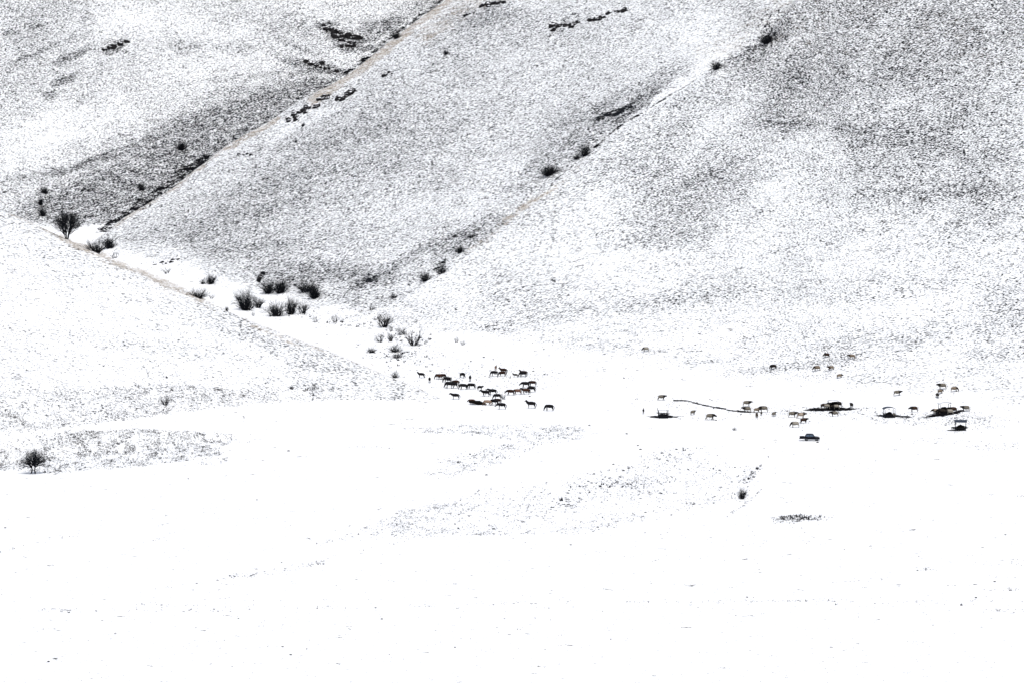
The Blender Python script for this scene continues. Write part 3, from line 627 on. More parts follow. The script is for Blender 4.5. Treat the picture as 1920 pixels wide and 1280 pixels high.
# ------------------------------------------------------------------ hay feeders
M_steel = mat('dark_galvanised_steel', (.008, .010, .014), .7, 0, .3, 4, .1); M_roof = mat('blue_grey_roof_sheet', (.035, .045, .065), .6, 0, .3, 3, .1)
M_snow = mat('roof_snow', (.84, .86, .88), .8); M_hay = mat('wet_hay', (.006, .005, .0045), .95, var=.5, vscale=5, spec=.05)
def feeder(u, v, label, rz, w=2.9, d=2.4, h=2.55, snow=False, roof=True, hoop=False, bent=False):
    x, y, z = hit(u, v); y += 0.; r = empty('hay_feeder', (x, y, z - .03), R(rz)); tag(r, label, 'hay feeder', 'hay feeders on the plain')
    hw, hd = w / 2 - .12, d / 2 - .12
    for i, (sx, sy) in enumerate(((-1, -1), (1, -1), (1, 1), (-1, 1))):
        b = bmesh.new(); lean = (.0 if not bent else -.22 * sx)
        tube(b, (sx * hw, sy * hd, 0), (sx * hw + lean * .2, sy * hd, 1.2), .085); tube(b, (sx * hw + lean * .2, sy * hd, 1.2), (sx * (hw + .0) - lean * .6, sy * hd, h - .3), .075)
        link('post', bm_mesh(b, 'feeder_post', True), r, M_steel)
    b = bmesh.new()
    for zz in (.12, .62):
        for p, q in (((-1, -1), (1, -1)), ((1, -1), (1, 1)), ((1, 1), (-1, 1)), ((-1, 1), (-1, -1))):
            tube(b, (p[0] * hw, p[1] * hd, zz), (q[0] * hw, q[1] * hd, zz), .06, None, 6)
    for k in range(9):
        t = -1 + k / 4
        for sy in (-1, 1): box(b, (t * hw * .98, sy * hd, .37), (.16, .02, .5))
        for sx in (-1, 1): box(b, (sx * hw, t * hd * .98, .37), (.02, .16, .5))
    link('trough_wall', bm_mesh(b, 'feeder_wall'), r, M_steel)
    b = bmesh.new()
    for k in range(7):           # slanted feed bars
        t = -.86 + k * .287
        for sy in (-1, 1): tube(b, (t * hw, sy * hd, .62), (t * hw + .16, sy * hd, 1.25 if k % 2 else 1.05), .03, None, 5)
        for sx in (-1, 1): tube(b, (sx * hw, t * hd, .62), (sx * hw, t * hd + .16, 1.2), .03, None, 5)
    link('feed_bars', bm_mesh(b, 'feeder_bars'), r, M_steel)
    if roof:
        b = bmesh.new(); T = .07; ov = .18
        prof = []
        W2 = (w if hoop else d) / 2 + ov
        for k in range(9):
            t = -1 + k / 4; prof.append((t * W2, h - .30 + (.50 * (1 - abs(t)) if not hoop else .55 * math.sqrt(max(0, 1 - t * t * .98)))))
        for zo, th, yo, nm, mt in ((0, T, 0, 'roof', M_roof), (T + .004, .10, -.03, 'snow_cap', M_snow)):
            if nm == 'snow_cap' and not snow: continue
            b = bmesh.new(); A = []; Y0 = (d if hoop else w) / 2 + ov + yo
            for (px, pz) in prof: A.append([b.verts.new((px, sy * Y0, pz + zo + dz) if hoop else (sy * Y0, -px, pz + zo + dz)) for sy in (-1, 1) for dz in (0, th)])
            for i in range(8):
                a, c = A[i], A[i + 1]
                b.faces.new((a[0], a[1], c[1], c[0])); b.faces.new((a[3], a[2], c[2], c[3])); b.faces.new((a[1], a[3], c[3], c[1])); b.faces.new((a[2], a[0], c[0], c[2]))
            b.faces.new((A[0][0], A[0][2], A[0][3], A[0][1])); b.faces.new((A[8][1], A[8][3], A[8][2], A[8][0]))
            link(nm, bm_mesh(b, 'feeder_' + nm), r, mt)
    return r
def hay_bale(u, v, label, s=1., h=1.1):
    x, y, z = hit(u, v); b = bmesh.new(); bmesh.ops.create_icosphere(b, subdivisions=3, radius=1.0); rr = random.Random(int(u))
    for q in b.verts:
        q.co = Vector((q.co.x * .95, q.co.y * .85, max(q.co.z, -.4) * .8)) * (1 + rr.uniform(-.12, .12)) * s
        q.co.z = (q.co.z + .33 * s) * h
    o = link('hay_bale', bm_mesh(b, 'hay_bale'), None, M_hay, (x, y, z)); tag(o, label, 'hay bale', 'hay inside the feeders')
FE = [(1243,783,'open steel feeder with bent dark posts and snow-white roof, leftmost of all',4,True,False,True),(1562,766,'hoop feeder under a snow-covered arch, hidden by crowding cattle',-6,True,True,False),
      (1667,782,'roofed feeder with blue-grey sheet roof and a calf at its side',8,False,True,False),(1771,772,'snow-arched feeder behind crowding cattle, right of the brown cow',10,True,True,False),
      (1801,806,'standing feeder with blue-grey flat gable roof, nearest of the feeders on the right',-6,False,False,False)]
HAYL = ['dark hay lying in the leftmost feeder with bent posts','dark hay under the hoop roof among the crowding cattle','black hay in the blue-roofed feeder with the calf','dark hay in the crowded snow-arched feeder on the right','black hay in the nearest roofed feeder on the right']
for (u, v, lab, rz, sn, hp, bt), hl in zip(FE, HAYL):
    feeder(u, v, lab, rz, w=2.55 if u < 1300 else 2.9, h=2.5 if u != 1562 else 2.3, snow=sn, hoop=hp, bent=bt); hay_bale(u, v, hl, 1.15 if u > 1300 else 1.05, .68 if u < 1300 else 1.12)
# long fodder heap in front of the herd
x0, y0, z0 = hit(896, 758); b = bmesh.new(); bmesh.ops.create_icosphere(b, subdivisions=4, radius=1.0); rr = random.Random(4)
for q in b.verts:
    t = q.co.x; n = 1 + .06 * math.sin(t * 9 + 1) + rr.uniform(-.12, .12)
    q.co = Vector((t * 2.5, q.co.y * .8 * n, max(q.co.z, -.3) * (.75 + .06 * math.sin(7 * t)) * n + .34 - .52 * t * .9))
link('fodder_heap', bm_mesh(b, 'fodder_heap'), None, M_hay, (x0, y0, z0)); tag(bpy.data.objects['fodder_heap'], 'long low black fodder heap between the chestnut and the tan horse', 'fodder heap')

# ------------------------------------------------------------------ the pickup
def pickup(u, v):
    x, y, z = hit(u, v); r = empty('pickup_truck', (x, y, z + .0), R(-3)); tag(r, 'black double-cab pickup truck parked on the snow below the cattle', 'pickup truck')
    MB_ = mat('black_blue_paint', (.003, .004, .008), .35, 0, .2, 2, spec=.12); MG = mat('window_glass', (.06, .085, .12), .15, 0, spec=.5); MT = mat('tyre_rubber', (.006, .006, .006), .8); MR = mat('alloy_rim', (.10, .11, .12), .35, .8)
    MC = mat('chrome_trim', (.2, .21, .22), .3, 1.); ML = mat('headlight_lens', (.6, .62, .65), .1); MRd = mat('tail_light_lens', (.12, .01, .01), .2); MK = mat('dark_plastic', (.01, .01, .011), .6)
    def prof(pts, yw, name, m, bev=.04, inset=None, parent=None):
        b = bmesh.new(); n = len(pts)
        A = [b.verts.new((px, -yw * (1 if inset is None else inset[i]), pz)) for i, (px, pz) in enumerate(pts)]; B = [b.verts.new((px, yw * (1 if inset is None else inset[i]), pz)) for i, (px, pz) in enumerate(pts)]
        b.faces.new(A[::-1]); b.faces.new(B)
        for i in range(n): b.faces.new((A[i], A[(i + 1) % n], B[(i + 1) % n], B[i]))
        bmesh.ops.recalc_face_normals(b, faces=b.faces)
        if bev: bmesh.ops.bevel(b, geom=list(b.edges), offset=bev, segments=2, affect='EDGES')
        return link(name, bm_mesh(b, name), parent or r, m)
    def arch(cx, R_=.42, n=7): return [(cx + R_ * math.cos(t), .40 + R_ * math.sin(t)) for t in [math.pi - i * math.pi / (n - 1) for i in range(n)]]
    RX, FX = -.85, 1.78
    low = [(-1.15, .42)] 
    prof([(-1.28, 1.10), (-1.28, .40)] + arch(RX) + [(FX - .46, .40)] + arch(FX) + [(2.42, .42), (2.50, .62), (2.48, .92), (2.30, 1.02), (1.30, 1.10)], .90, 'body', MB_, .012)
    bed = prof([(-2.50, .55), (-2.50, 1.12), (-1.30, 1.12), (-1.30, .55)] , .90, 'cargo_bed', MB_, .03)
    prof([(-1.24, 1.11), (-.86, 1.76), (-.70, 1.80), (.66, 1.80), (.80, 1.75), (1.34, 1.11)], .86, 'cab', MB_, .04, [1, .84, .82, .82, .84, 1])
    for sd in (-1, 1):
        for nm, pts in (('side_window', [(-1.02, 1.17), (-.78, 1.62), (-.12, 1.66), (-.08, 1.17)]), ('side_window', [(0.0, 1.17), (0.0, 1.66), (.62, 1.66), (1.05, 1.17)])):
            b = bmesh.new(); vs = []
            for k in (0, 1):
                for px, pz in pts: vs.append(b.verts.new((px, sd * (.90 - (pz - 1.11) / .69 * .155 - .02 + k * .02), pz)))
            n = len(pts); b.faces.new(vs[:n]); b.faces.new(vs[n:]); 
            for i in range(n): b.faces.new((vs[i], vs[(i + 1) % n], vs[n + (i + 1) % n], vs[n + i]))
            bmesh.ops.recalc_face_normals(b, faces=b.faces); link(nm, bm_mesh(b, nm), r, MG)
        for dx0, dx1 in ((-.38, -.04), (.0, 1.02)):
            b = bmesh.new(); box(b, ((dx0 + dx1) / 2, sd * .905, .76), (dx1 - dx0, .02, .58), bev=.006); dr = link('door', bm_mesh(b, 'door'), r, MB_)
            b = bmesh.new(); box(b, (dx0 + .12, sd * .925, .95), (.18, .03, .035), bev=.006); link('handle', bm_mesh(b, 'handle'), dr, MC)
        b = bmesh.new(); box(b, (1.10, sd * 1.0, 1.22), (.10, .20, .16), bev=.02); link('mirror', bm_mesh(b, 'mirror'), r, MK)
        b = bmesh.new(); box(b, (2.44, sd * .68, .84), (.14, .34, .15), bev=.03); link('headlight', bm_mesh(b, 'headlight'), r, ML)
        b = bmesh.new(); box(b, (-2.50, sd * .82, .92), (.05, .14, .30), bev=.01); link('tail_light', bm_mesh(b, 'tail_light'), r, MRd)
        for wx in (RX, FX):
            w_ = empty('wheel', (0, 0, 0)); w_.parent = r; w_.location = (wx, sd * .79, .39)
            b = bmesh.new(); prof_t = [(.24, -.12), (.36, -.125), (.39, -.09), (.39, .09), (.36, .125), (.24, .12)]; N_ = 28; rings = []
            for k in range(N_):
                t = 2 * math.pi * k / N_; rings.append([b.verts.new((q * math.cos(t), yy, q * math.sin(t))) for q, yy in prof_t])
            for k in range(N_):
                for i in range(6): b.faces.new((rings[k][i], rings[k][(i + 1) % 6], rings[(k + 1) % N_][(i + 1) % 6], rings[(k + 1) % N_][i]))
            link('tyre', bm_mesh(b, 'tyre', True), w_, MT)
            b = bmesh.new(); tube(b, (0, -.10, 0), (0, .10, 0), .235, None, 20)
            for k in range(5):
                t = k * 2 * math.pi / 5; tube(b, (0, sd * .11, 0), (.2 * math.cos(t), sd * .11, .2 * math.sin(t)), .03, .025, 6)
            link('rim', bm_mesh(b, 'rim'), w_, MR)
    ws_ = bmesh.new(); vs = [ws_.verts.new(p) for p in ((1.30, -.74, 1.16), (1.30, .74, 1.16), (.85, .66, 1.72), (.85, -.66, 1.72))]; ws_.faces.new(vs); 
    rr_ = bmesh.ops.extrude_face_region(ws_, geom=list(ws_.faces)); 
    for q in [g for g in rr_['geom'] if isinstance(g, bmesh.types.BMVert)]: q.co += Vector((.03, 0, .025))
    link('windscreen', bm_mesh(ws_, 'windscreen'), r, MG)
    b = bmesh.new(); box(b, (2.52, 0, .55), (.14, 1.74, .22), bev=.04); link('front_bumper', bm_mesh(b, 'front_bumper'), r, MK)
    b = bmesh.new(); box(b, (-2.56, 0, .58), (.12, 1.70, .18), bev=.03); link('rear_bumper', bm_mesh(b, 'rear_bumper'), r, MC)
    b = bmesh.new(); box(b, (2.49, 0, .80), (.05, 1.0, .24), bev=.02); link('grille', bm_mesh(b, 'grille'), r, MK)
    b = bmesh.new(); box(b, (-1.9, 0, 1.145), (1.14, 1.70, .04), bev=.01); link('bed_cover', bm_mesh(b, 'bed_cover'), r, MK)
    return r
pickup(1518, 825.5)

# ------------------------------------------------------------------ the herder
def clothes():
    m = mat('dark_clothes', (.008, .008, .010), .9); N = NB(m); tc = N.node('ShaderNodeTexCoord'); q = N.node('ShaderNodeSeparateXYZ'); N.l.new(tc.outputs['Object'], q.inputs[0])
    f = N.math('MAXIMUM', N.ramp(q.outputs[2], 1.555, 1.56), N.math('MULTIPLY', N.ramp(q.outputs[2], .90, .895), N.ramp(N.math('ABSOLUTE', q.outputs[1]), .185, .19)))
    N.l.new(N.mix(f, (.008, .008, .010, 1), (.22, .12, .08, 1)), N.n.nodes['Principled BSDF'].inputs['Base Color']); return m
def person(u, v):
    x, y, z = hit(u, v); r = empty('person', (x, y, z), R(-70), .92); tag(r, 'person in dark winter clothes standing left of the leftmost feeder', 'person')
    s = Sk(); pel = s.add((0, 0, .98), (.13, .17)); ch = s.chain([((0, 0, 1.18), (.12, .15)), ((.01, 0, 1.38), (.13, .19)), ((.01, 0, 1.50), (.07, .09)), ((.03, 0, 1.57), .07), ((.04, 0, 1.67), (.13, .115)), ((.04, 0, 1.76), (.12, .105))], pel)
    s.chain([((.17, 0, 1.665), .022)], ch[4])
    for sd in (-1, 1):
        s.chain([((.05, sd * .10, .88), .09), ((.05 + .05 * sd, sd * .11, .50), .062), ((.0 + .10 * sd, sd * .11, .10), .045), ((.06 + .10 * sd, sd * .12, .04), .045), ((.16 + .10 * sd, sd * .13, .035), .035)], pel)
        a = s.chain([((.01, sd * .20, 1.42), .060), ((-.02, sd * .25, 1.15), .046), ((.08, sd * .24, .92), .032), ((.11, sd * .235, .85), (.018, .04))], ch[1])
        for k, L in enumerate((.075, .085, .08, .06)):
            s.chain([((.12 + .012 * k - .02, sd * (.235), .80 - .004 * k), .009), ((.125 + .018 * k - .02, sd * .225, .80 - L * .55), .008), ((.125 + .02 * k - .02, sd * .21, .80 - L), .007)], a[-1])
        s.chain([((.15, sd * .22, .83), .010), ((.165, sd * .21, .79), .008)], a[-1])
    link('body', skin('person_body', s.v, s.e, s.r, 1, 0, [1.35] * len(s.v)), r, clothes())
    hsk = Sk(); hsk.chain([((.03, 0, 1.74), (.11, .10)), ((.03, 0, 1.80), (.125, .115)), ((.03, 0, 1.86), (.07, .06))]); link('cap', skin('person_cap', hsk.v, hsk.e, hsk.r, 1, 0, [1.2] * 3), r, mat('wool_cap', (.01, .01, .012), .95))
person(1206.3, 776)
# ------------------------------------------------------------------ bare winter shrubs and trees
class Twigs:
    def __init__(s, seed): s.r = random.Random(seed); s.v = []; s.f = []
    def seg(s, p, q, r0, r1):
        d = q - p
        if d.length < 1e-5: return
        d.normalize(); a = d.orthogonal().normalized(); b = d.cross(a); k = len(s.v)
        for c, rr in ((p, r0), (q, r1)):
            for t in (0, 2.094, 4.189): s.v.append(tuple(c + (a * math.cos(t) + b * math.sin(t)) * rr))
        for i in range(3): s.f.append((k + i, k + (i + 1) % 3, k + 3 + (i + 1) % 3, k + 3 + i))
    def grow(s, p, d, L, rad, lev, kids, spread, up, jit=.18):
        r = s.r; n = 3 if lev > 0 else 2; pos = p; dd = d.normalized(); pts = []
        for i in range(n):
            dd = (dd + Vector((r.gauss(0, jit), r.gauss(0, jit), r.gauss(0, jit) + up))).normalized()
            q = pos + dd * L / n; a = rad * (1 - .45 * i / n); c = rad * (1 - .45 * (i + 1) / n); s.seg(pos, q, a, c); pos = q; pts.append((pos, dd.copy(), c))
        if lev == 0: return
        for k in range(kids):
            bp, bd, br = pts[-1] if k < kids * .5 else r.choice(pts)
            ax = Vector((r.gauss(0, 1), r.gauss(0, 1), r.gauss(0, .6))).normalized()
            nd = (bd + ax * spread * r.uniform(.6, 1.3)).normalized()
            s.grow(bp, nd, L * r.uniform(.55, .85), br * .62, lev - 1, kids, spread, up, jit)
    def mesh(s, name):
        me = bpy.data.meshes.new(name); me.from_pydata(s.v, [], s.f); me.update(); return me
M_twig = mat('bare_twigs', (.005, .006, .009), .85, var=.4, vscale=2, spec=.1)
def norm_mesh(me, w=1., h=1.):
    n = len(me.vertices); c = np.empty(n * 3, np.float32); me.vertices.foreach_get('co', c); c = c.reshape(-1, 3)
    x0, x1 = np.percentile(c[:, 0], [5, 95]); y0_, y1_ = np.percentile(c[:, 1], [5, 95]); z1 = np.percentile(c[:, 2], 97)
    s = w / max(x1 - x0, y1_ - y0_)
    c[:, 0] = (c[:, 0] - (x0 + x1) / 2) * (w / (x1 - x0)); c[:, 1] = (c[:, 1] - (y0_ + y1_) / 2) * (w / (y1_ - y0_)); c[:, 2] *= h / z1
    me.vertices.foreach_set('co', c.ravel()); me.update(); return me
def bush_mesh(kind, seed):
    t = Twigs(seed); r = t.r
    P = {'dense': (46, 1.0, .030, 2, 5, .60, .03, .95), 'vase': (22, 1.25, .035, 2, 5, .40, .06, .60), 'sparse': (8, 1.1, .030, 2, 4, .40, .08, .5), 'low': (44, 1.1, .030, 2, 4, .5, .02, 1.15), 'scraggy': (9, .9, .045, 3, 4, .75, .0, .95)}[kind]
    n, L, rad, lev, kids, spr, up, tilt = P
    for k in range(n):
        a = r.random() * 6.283; tl = tilt * math.sqrt(r.random()); d = Vector((math.cos(a) * math.sin(tl), math.sin(a) * math.sin(tl), math.cos(tl)))
        base = Vector((math.cos(a), math.sin(a), 0)) * (.05 + .28 * r.random() * (tl / tilt)) * (1.6 if kind == 'low' else 1); base.z = -.15
        t.grow(base, d, L * r.uniform(.45, 1.1), rad * {'dense': 1.9, 'vase': 1.8, 'sparse': 1.5, 'low': 1.9, 'scraggy': 1.6}[kind], lev, kids, spr, up)
    return norm_mesh(t.mesh('shrub_' + kind))
BM = {k: [bush_mesh(k, 10 * i + j) for j in range(3 if k != 'vase' else 2)] for i, k in enumerate(('dense', 'vase', 'sparse', 'low', 'scraggy'))}
def bush(u, v, w, h, kind, label, y=None, grp='bare winter shrubs along the gully'):
    x, yy, z = hit(u, v) if y is None else spot(u, y)
    if y is not None:      # stands just at the crest: foot on the ground there
        pass
    p = ppm(yy); me = BM[kind][int(u) % len(BM[kind])]
    o = link('shrub', me, None, None, (x, yy, z - .05)); o.rotation_euler = (0, 0, (u * 1.7) % 6.28)
    if not me.materials: me.materials.append(M_twig)
    wm, hm = .88 * w / p, .95 * h / p; o.scale = (wm, wm * .9, hm); o.rotation_euler = (0, 0, 0 if int(u) % 2 else math.pi)
    tag(o, label, 'shrub', grp); return o
BUSHES = [
 (459,582,34,38,'dense','big black bare shrub, largest of the left cluster in the white gully'),(484,577.5,22,21,'vase','smaller fan-shaped shrub touching the right side of the big black shrub'),
 (503,551,26,26,'dense','left half of the twin shrubs at the foot of the middle hill'),(526,550,27,25,'dense','right half of the twin shrubs at the foot of the middle hill'),
 (574,548,40,25,'low','wide ragged shrub above the sloping black one, upper right of the cluster'),(589,559.5,24,24,'dense','black sloping shrub below the wide ragged shrub'),
 (518,593,33,25,'dense','round shrub with a short stem, lowest left of the three in a row'),(546.5,590,22,32,'dense','tall upright shrub in the middle of the three in a row'),(569,588.5,21,23,'vase','fan-shaped shrub at the right of the three in a row'),
 (475,593,7,10,'sparse','tiny thin shrub below the big black one'),(591,605,12,14,'sparse','small shrub with one tall twig right below the row of three'),(628,605,15,17,'sparse','thin see-through shrub alone right of the row of three'),
 (642,603,6,6,'sparse','tiny twig tuft beside the thin see-through shrub'),(697,582,12,13,'sparse','small grey round shrub at the start of the right gully'),(721.5,614.5,28,26,'vase','broom-shaped shrub on a thick foot, upper one of the lower cluster'),
 (733,621,9,12,'sparse','thin grey shrub right under the broom-shaped shrub'),(752,628,21,17,'scraggy','scraggy shrub joining the tangled black one from upper left'),(775,648,36,33,'scraggy','tangled black shrub with fallen branches, biggest of the lower cluster'),
 (711,641,20,18,'scraggy','leaning shrub with drooping branches at the left of the lower cluster'),(732.5,640,12,16,'vase','small upright black shrub between the leaning and the tangled ones'),
 (697,661,16,11,'low','small low shrub, lower left of the lower cluster'),(741,660,24,15,'low','low shrub above a dark flat clump at the bottom of the cluster'),(743,671,18,9,'low','dark flat clump, bottom of the lower cluster'),
 (798,645,8,10,'sparse','small thin shrub right of the tangled black one'),(856,642,10,12,'sparse','faint twig shrub alone on the lower slope, left of a pair'),(868,647,11,10,'sparse','faint low twig shrub beside the other on the lower slope'),
 (741,708,15,14,'low','small dark shrub standing on the end of the left hill crest'),(738,559,16,10,'low','grey low shrub halfway down the right gully'),
 (797,528,20,19,'dense','dark shrub low in the right gully'),(828,513,22,22,'low','dark shrub against the crest above the low one in the right gully'),(862,475,14,13,'dense','small shrub in the right gully below another one'),(884,447,13,10,'low','small shrub topmost of three in the right gully'),
 (1030,330,31,19,'dense','round dense black bush beside the crest in the upper right gully'),(1097,293,20,24,'dense','black bush pressed against the crest, right of the round one'),(1083,299,22,12,'low','low left part of the crest bushes in the upper right gully'),
 (1343,131,20,17,'dense','black bush on the crest below the scattered scrub'),(1438,82,24,17,'dense','black bush among the scattered scrub near the top'),(1392,935,15,21,'dense','black thorny bush alone on the plain beside a straw track'),
 (310,758,22,20,'scraggy','lone dark bush on the terrace band, right of the far left tree'),(83,363,16,13,'dense','round dark bush high on the back slope, far left'),(76,385,10,14,'dense','blurred dark bush above the crest at far left'),(80,405,16,18,'dense','lower blurred dark bush just above the crest at far left'),
 (340,282,18,15,'dense','dark bush high on the back slope in the terraced band'),(265,357,13,14,'dense','small dark bush on the back slope near the black gully'),(743,73,16,14,'dense','dark bush on the straw crest near the top'),
 (587,731,10,14,'sparse','small dark shrub on the upper field edge of the terrace'),(624,731,8,11,'sparse','small dark shrub, right one on the upper field edge'),(547,729,9,8,'low','small dark shrub, left one on the upper field edge'),(587,741,6,4,'low','tiny dark clump under the field edge shrub'),
 (943,748,12,14,'scraggy','small grey shrub among the horses'),(568,238,6,7,'dense','dot-like black bush below the rocks on the middle hill'),(555,268,5,6,'dense','dot-like dark bush lower on the middle hill, below the other dot'),
 (123,811,6,7,'sparse','tiny twin twig tuft on the edge of the lower terrace'),(311,514,20,14,'sparse','thin fan shrub alone at the top of the white gully'),(396,533,18,18,'dense','dark upright shrub in the upper white gully'),(381,533,12,11,'low','low left companion of the dark upright shrub'),
 (398,560,14,9,'sparse','thin twig tuft right of the long shrub on the crest'),(205,466,21,20,'dense','dark shrub behind the long crest shrub, upper left'),(216,484,17,15,'sparse','thin shrub lowest of the upper left crest group'),
 (836,103,10,9,'dense','small black shrub with a point on the upper middle hill'),(1377,806,8,6,'low','black low clump alone on the plain left of the pickup'),
]
for bb in BUSHES: bush(*bb)
def crest_y(u, v):
    x, y = hitF(F_L, u, v); return float(y)
bush(181, 474, 37, 26, 'low', 'long dark shrub on the left hill crest, right of the tall tree', y=crest_y(181, 474) + 3)
bush(370, 556, 38, 20, 'low', 'long low shrub on the left hill crest, in the middle of the gully edge', y=crest_y(370, 556) + 3)
bush(425.5, 584, 6, 9, 'dense', 'tiny post-like shrub on the left hill crest', y=crest_y(425, 583) + .5)
def tree(u, v, wpx, hpx, kind, label, y=None):
    x, yy, z = hit(u, v) if y is None else spot(u, y); p = ppm(yy); w_, h_ = wpx / p, hpx / p
    r = empty('bare_tree', (x, yy, z - .1)); tag(r, label, 'tree')
    t = Twigs(3 + int(u)); rnd = t.r
    if kind == 'round':
        for bx in (-.75, .55):
            b = bmesh.new(); q = Vector((bx, 0, -.2)); k = Vector((bx * .55, 0, 1.2)); m_ = Vector((bx * .8, .1, 2.3))
            tube(b, q, k, .24, .19, 9, True); tube(b, k, m_, .19, .15, 9, True); link('trunk', bm_mesh(b, 'trunk', True), r, M_twig)
            for k2 in range(8):
                a = rnd.random() * 6.283; e = rnd.uniform(.15, 1.2); d = Vector((math.cos(a) * math.cos(e) + bx * .4, math.sin(a) * math.cos(e), math.sin(e)))
                t.grow(m_ + Vector((0, 0, rnd.uniform(-.5, .2))), d, 1.75, .19, 4, 4, .62, .02, .16)
        for k2 in range(16):
            a = k2 * 2.4; e = .1 + 1.35 * (k2 / 16); t.grow(Vector((0, 0, 2.6)), Vector((math.cos(a) * math.cos(e), math.sin(a) * math.cos(e), math.sin(e))), 1.85, .17, 4, 4, .6, .02, .16)
    else:
        for k in range(7):
            a = k * .9; b = bmesh.new(); q = Vector((.25 * math.cos(a), .25 * math.sin(a), -.3)); e = Vector((.75 * math.cos(a), .75 * math.sin(a), 2.2))
            tube(b, q, e, .12, .085, 8, True); link('trunk', bm_mesh(b, 'trunk', True), r, M_twig)
            t.grow(e, Vector((.35 * math.cos(a), .35 * math.sin(a), 1)), 2.3, .19, 3, 7, .42, .05, .12)
            t.grow(e * .55, Vector((.8 * math.cos(a + .4), .8 * math.sin(a + .4), 1)), 2.2, .12, 3, 6, .5, .03, .12); t.grow(e - Vector((0, 0, .7)), Vector((.9 * math.cos(a), .9 * math.sin(a), 1)), 1.9, .13, 3, 6, .45, .03, .12)
    me = t.mesh('crown'); n = len(me.vertices); c = np.empty(n * 3, np.float32); me.vertices.foreach_get('co', c); c = c.reshape(-1, 3)
    x0_, x1_ = np.percentile(c[:, 0], [3, 97]); z1 = np.percentile(c[:, 2], 98.5); print('tree', n, x1_ - x0_, z1)
    sx, sz = w_ / (x1_ - x0_), h_ / z1
    link('crown', me, r, M_twig); r.scale = (sx, sx, sz)
    return r
tree(63, 887, 46, 45, 'round', 'round-crowned bare tree on two trunks at the far left edge of the plain')
tree(127, 447, 44, 50, 'oval', 'tall multi-stemmed bare tree standing on the left hill crest', y=crest_y(127, 446) + 1.0)

# ------------------------------------------------------------------ rock outcrops
def rock_mat():
    m = bpy.data.materials.new('rock_with_snow'); m.use_nodes = True; N = NB(m); b = N.n.nodes['Principled BSDF']
    g = N.node('ShaderNodeNewGeometry'); s = N.node('ShaderNodeSeparateXYZ'); N.l.new(g.outputs['Normal'], s.inputs[0])
    no = N.noise(g.outputs['Position'], 1.6, 4, .7); f = N.ramp(N.math('ADD', s.outputs[2], N.math('MULTIPLY', N.math('SUBTRACT', no, .5), 1.0)), .84, .98)
    c = N.mix(no, (.006, .007, .010, 1), (.03, .028, .027, 1)); c = N.mix(f, c, (.85, .87, .9, 1))
    N.l.new(c, b.inputs['Base Color']); b.inputs['Roughness'].default_value = .9; b.inputs['Specular IOR Level'].default_value = .05; return m
M_rock = rock_mat()
def outcrop(pts, size, label, n=10, seed=1):
    """a rib of broken rock following the given line, half sunk in the slope"""
    rr = random.Random(seed); cu = sum(p[0] for p in pts) / len(pts); cv = sum(p[1] for p in pts) / len(pts); O = Vector(hit(cu, cv)); b = bmesh.new()
    for k in range(n):
        t = (k + rr.uniform(-.3, .3)) / max(1, n - 1) * (len(pts) - 1); t = min(max(t, 0), len(pts) - 1.001); i = int(t); f = t - i
        u = pts[i][0] * (1 - f) + pts[i + 1][0] * f + rr.gauss(0, size * .25); v = pts[i][1] * (1 - f) + pts[i + 1][1] * f + rr.gauss(0, size * .22)
        c = Vector(hit(u, v)) - O; s = size / ppm(O.y + c.y) * rr.uniform(.38, .78)
        R_ = bmesh.ops.create_icosphere(b, subdivisions=2, radius=1.0); rot = Matrix.Rotation(rr.random() * 6.28, 3, 'Z'); ph = [rr.uniform(0, 6) for _ in range(3)]
        for q in R_['verts']:
            d = 1 + .28 * math.sin(q.co.x * 3.1 + ph[0]) * math.sin(q.co.z * 4 + ph[1]) + rr.uniform(-.14, .14)
            q.co = rot @ Vector((q.co.x * 1.25, q.co.y * .9, q.co.z * .85)) * (s * d) + c
    o = link('rock_outcrop', bm_mesh(b, 'rock_outcrop'), None, M_rock, tuple(O)); tag(o, label, 'rock outcrop', 'dark rock outcrops on the hillsides'); return o
OUT = [([(632,188),(648,180),(666,171)],11,'solid elongated black outcrop just below the straw crest',12),([(602,188),(618,181)],10,'small dark outcrop left of the solid elongated one',6),
 ([(540,227),(560,216),(580,207),(602,200)],10,'long broken rock rib descending left along the crest',14),([(1036,54),(1060,50),(1083,42)],11,'low black rock band near the top of the middle hill',12),
 ([(1105,40),(1122,36),(1145,30)],10,'broken rock cluster right of the low black band',9),([(1153,20),(1175,22)],8,'small rock cluster at the upper right end of the band',5),
 ([(905,12),(925,8),(945,5)],10,'dark rocks at the top edge of the middle hill',8),([(722,143),(734,137)],7,'tiny dark rock pair in the middle of the upper hill',4),
 ([(196,93),(212,88),(236,79)],9,'slim dark outcrop on the upper back slope, far left',8),([(635,72),(655,66),(668,82),(640,90)],11,'dark hollow of rocks with brown face on the back slope',12),
 ([(608,50),(625,60),(640,68)],9,'dark rocks stepping down into the hollow on the back slope',7),([(575,118),(600,124),(636,134)],8,'dark rock step on the back slope left of the straw crest',10),
 ([(448,292),(462,287),(470,292)],5,'row of small dark stones under the crest on the middle hill',5),([(284,497),(310,494),(335,486)],5,'row of small dark stones at the foot of the middle hill',7),
 ([(874,30),(886,24)],6,'small dark stones left of the top edge rocks',4),([(486,524),(492,514)],6,'upright dark rock slab at the foot of the middle hill',4)]
for i, (p, s, l, n) in enumerate(OUT): outcrop(p, s, l, n, i + 2)
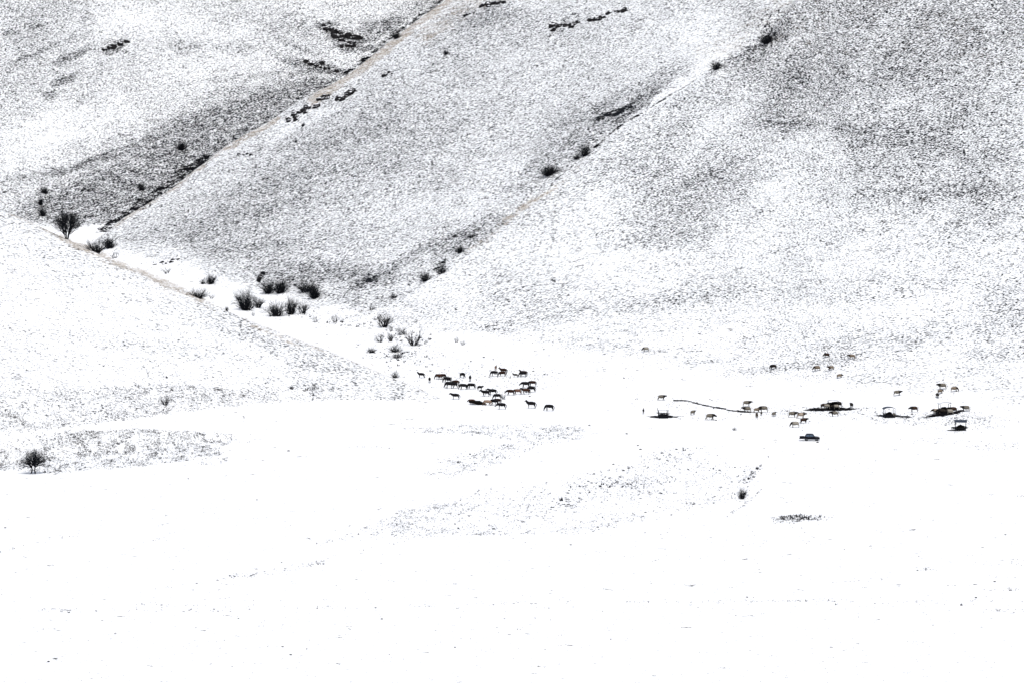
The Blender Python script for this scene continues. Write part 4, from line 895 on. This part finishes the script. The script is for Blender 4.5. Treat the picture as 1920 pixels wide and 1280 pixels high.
# ------------------------------------------------------------------ loose dark stones on the plain
ST = [(1062,940),(1058,945),(1066,945),(975,948),(1034,951),(1015,923),(1130,898),(1126,912),(1067,919),(1065,924),(1088,897),(1183,908),(1201,842),(1238,860),(1268,842),(1118,905),(1142,896),(1169,882),(1094,912),(1109,905),(1048,943),
 (1070,1021),(541,845),(1378,876),(1349,881),(1402,912),(1372,903),(912,890),(890,869),(1300,945),(353,897),(10,989),(1533,829),(853,1213),(545,1227),(575,1216),(530,1212),(91,1240),(1885,1002),(1865,1090),(528,1054),(129,1148),(1830,1120),(704,1139),(716,1160),(447,1159),(1000,696),(1021,702),(993,743),(907,670),(925,674),(1105,797),(1175,813),(1210,960),(1196,835),(1256,903),(1150,870),(1240,925),(1340,930),(1290,880)]
b = bmesh.new(); bmesh.ops.create_icosphere(b, subdivisions=2, radius=1.0); rr = random.Random(8)
for q in b.verts: q.co = Vector((q.co.x * 1.2, q.co.y, q.co.z * .75)) * (1 + rr.uniform(-.2, .2))
sm = bm_mesh(b, 'stone'); sm.materials.append(mat('dark_stone', (.008, .008, .010), .95, spec=.05))
for i, (u, v) in enumerate(ST):
    x, y, z = hit(u, v); s = (.22 + .10 * ((i * 37) % 5) / 4) * (1300 / max(y, 1)) ** -.0 * y / 1150
    o = bpy.data.objects.new('stone', sm); COL.objects.link(o); o.location = (x, y, z + .05); o.scale = (s, s, s * .8); o.rotation_euler = (0, 0, i * 1.3)
    for c, lab, g in ((v > 1180, 'small black stone in the empty snow near the bottom of the view', 'stones in the nearest snow'), (v > 1080, 'dark stone on the faint track line across the front snow', 'stones along the faint front track'),
                      (v < 760, 'small black stone in the snow right beside the horse herd', 'stones beside the herd'), (v > 1010 or u < 600, 'solitary black stone on the open untracked snow', 'solitary stones on open snow'),
                      (u > 1190 and v < 880, 'black stone below the leftmost feeder and left of the pickup', 'stones between feeder and stubble'), (u > 1230, 'black stone near the thorny black bush and straw track', 'stones near the thorny bush'),
                      (True, 'black stone among the sparse stubble below the horse herd', 'stones in the stubble below the herd')):
        if c: tag(o, lab, 'stone', g); break
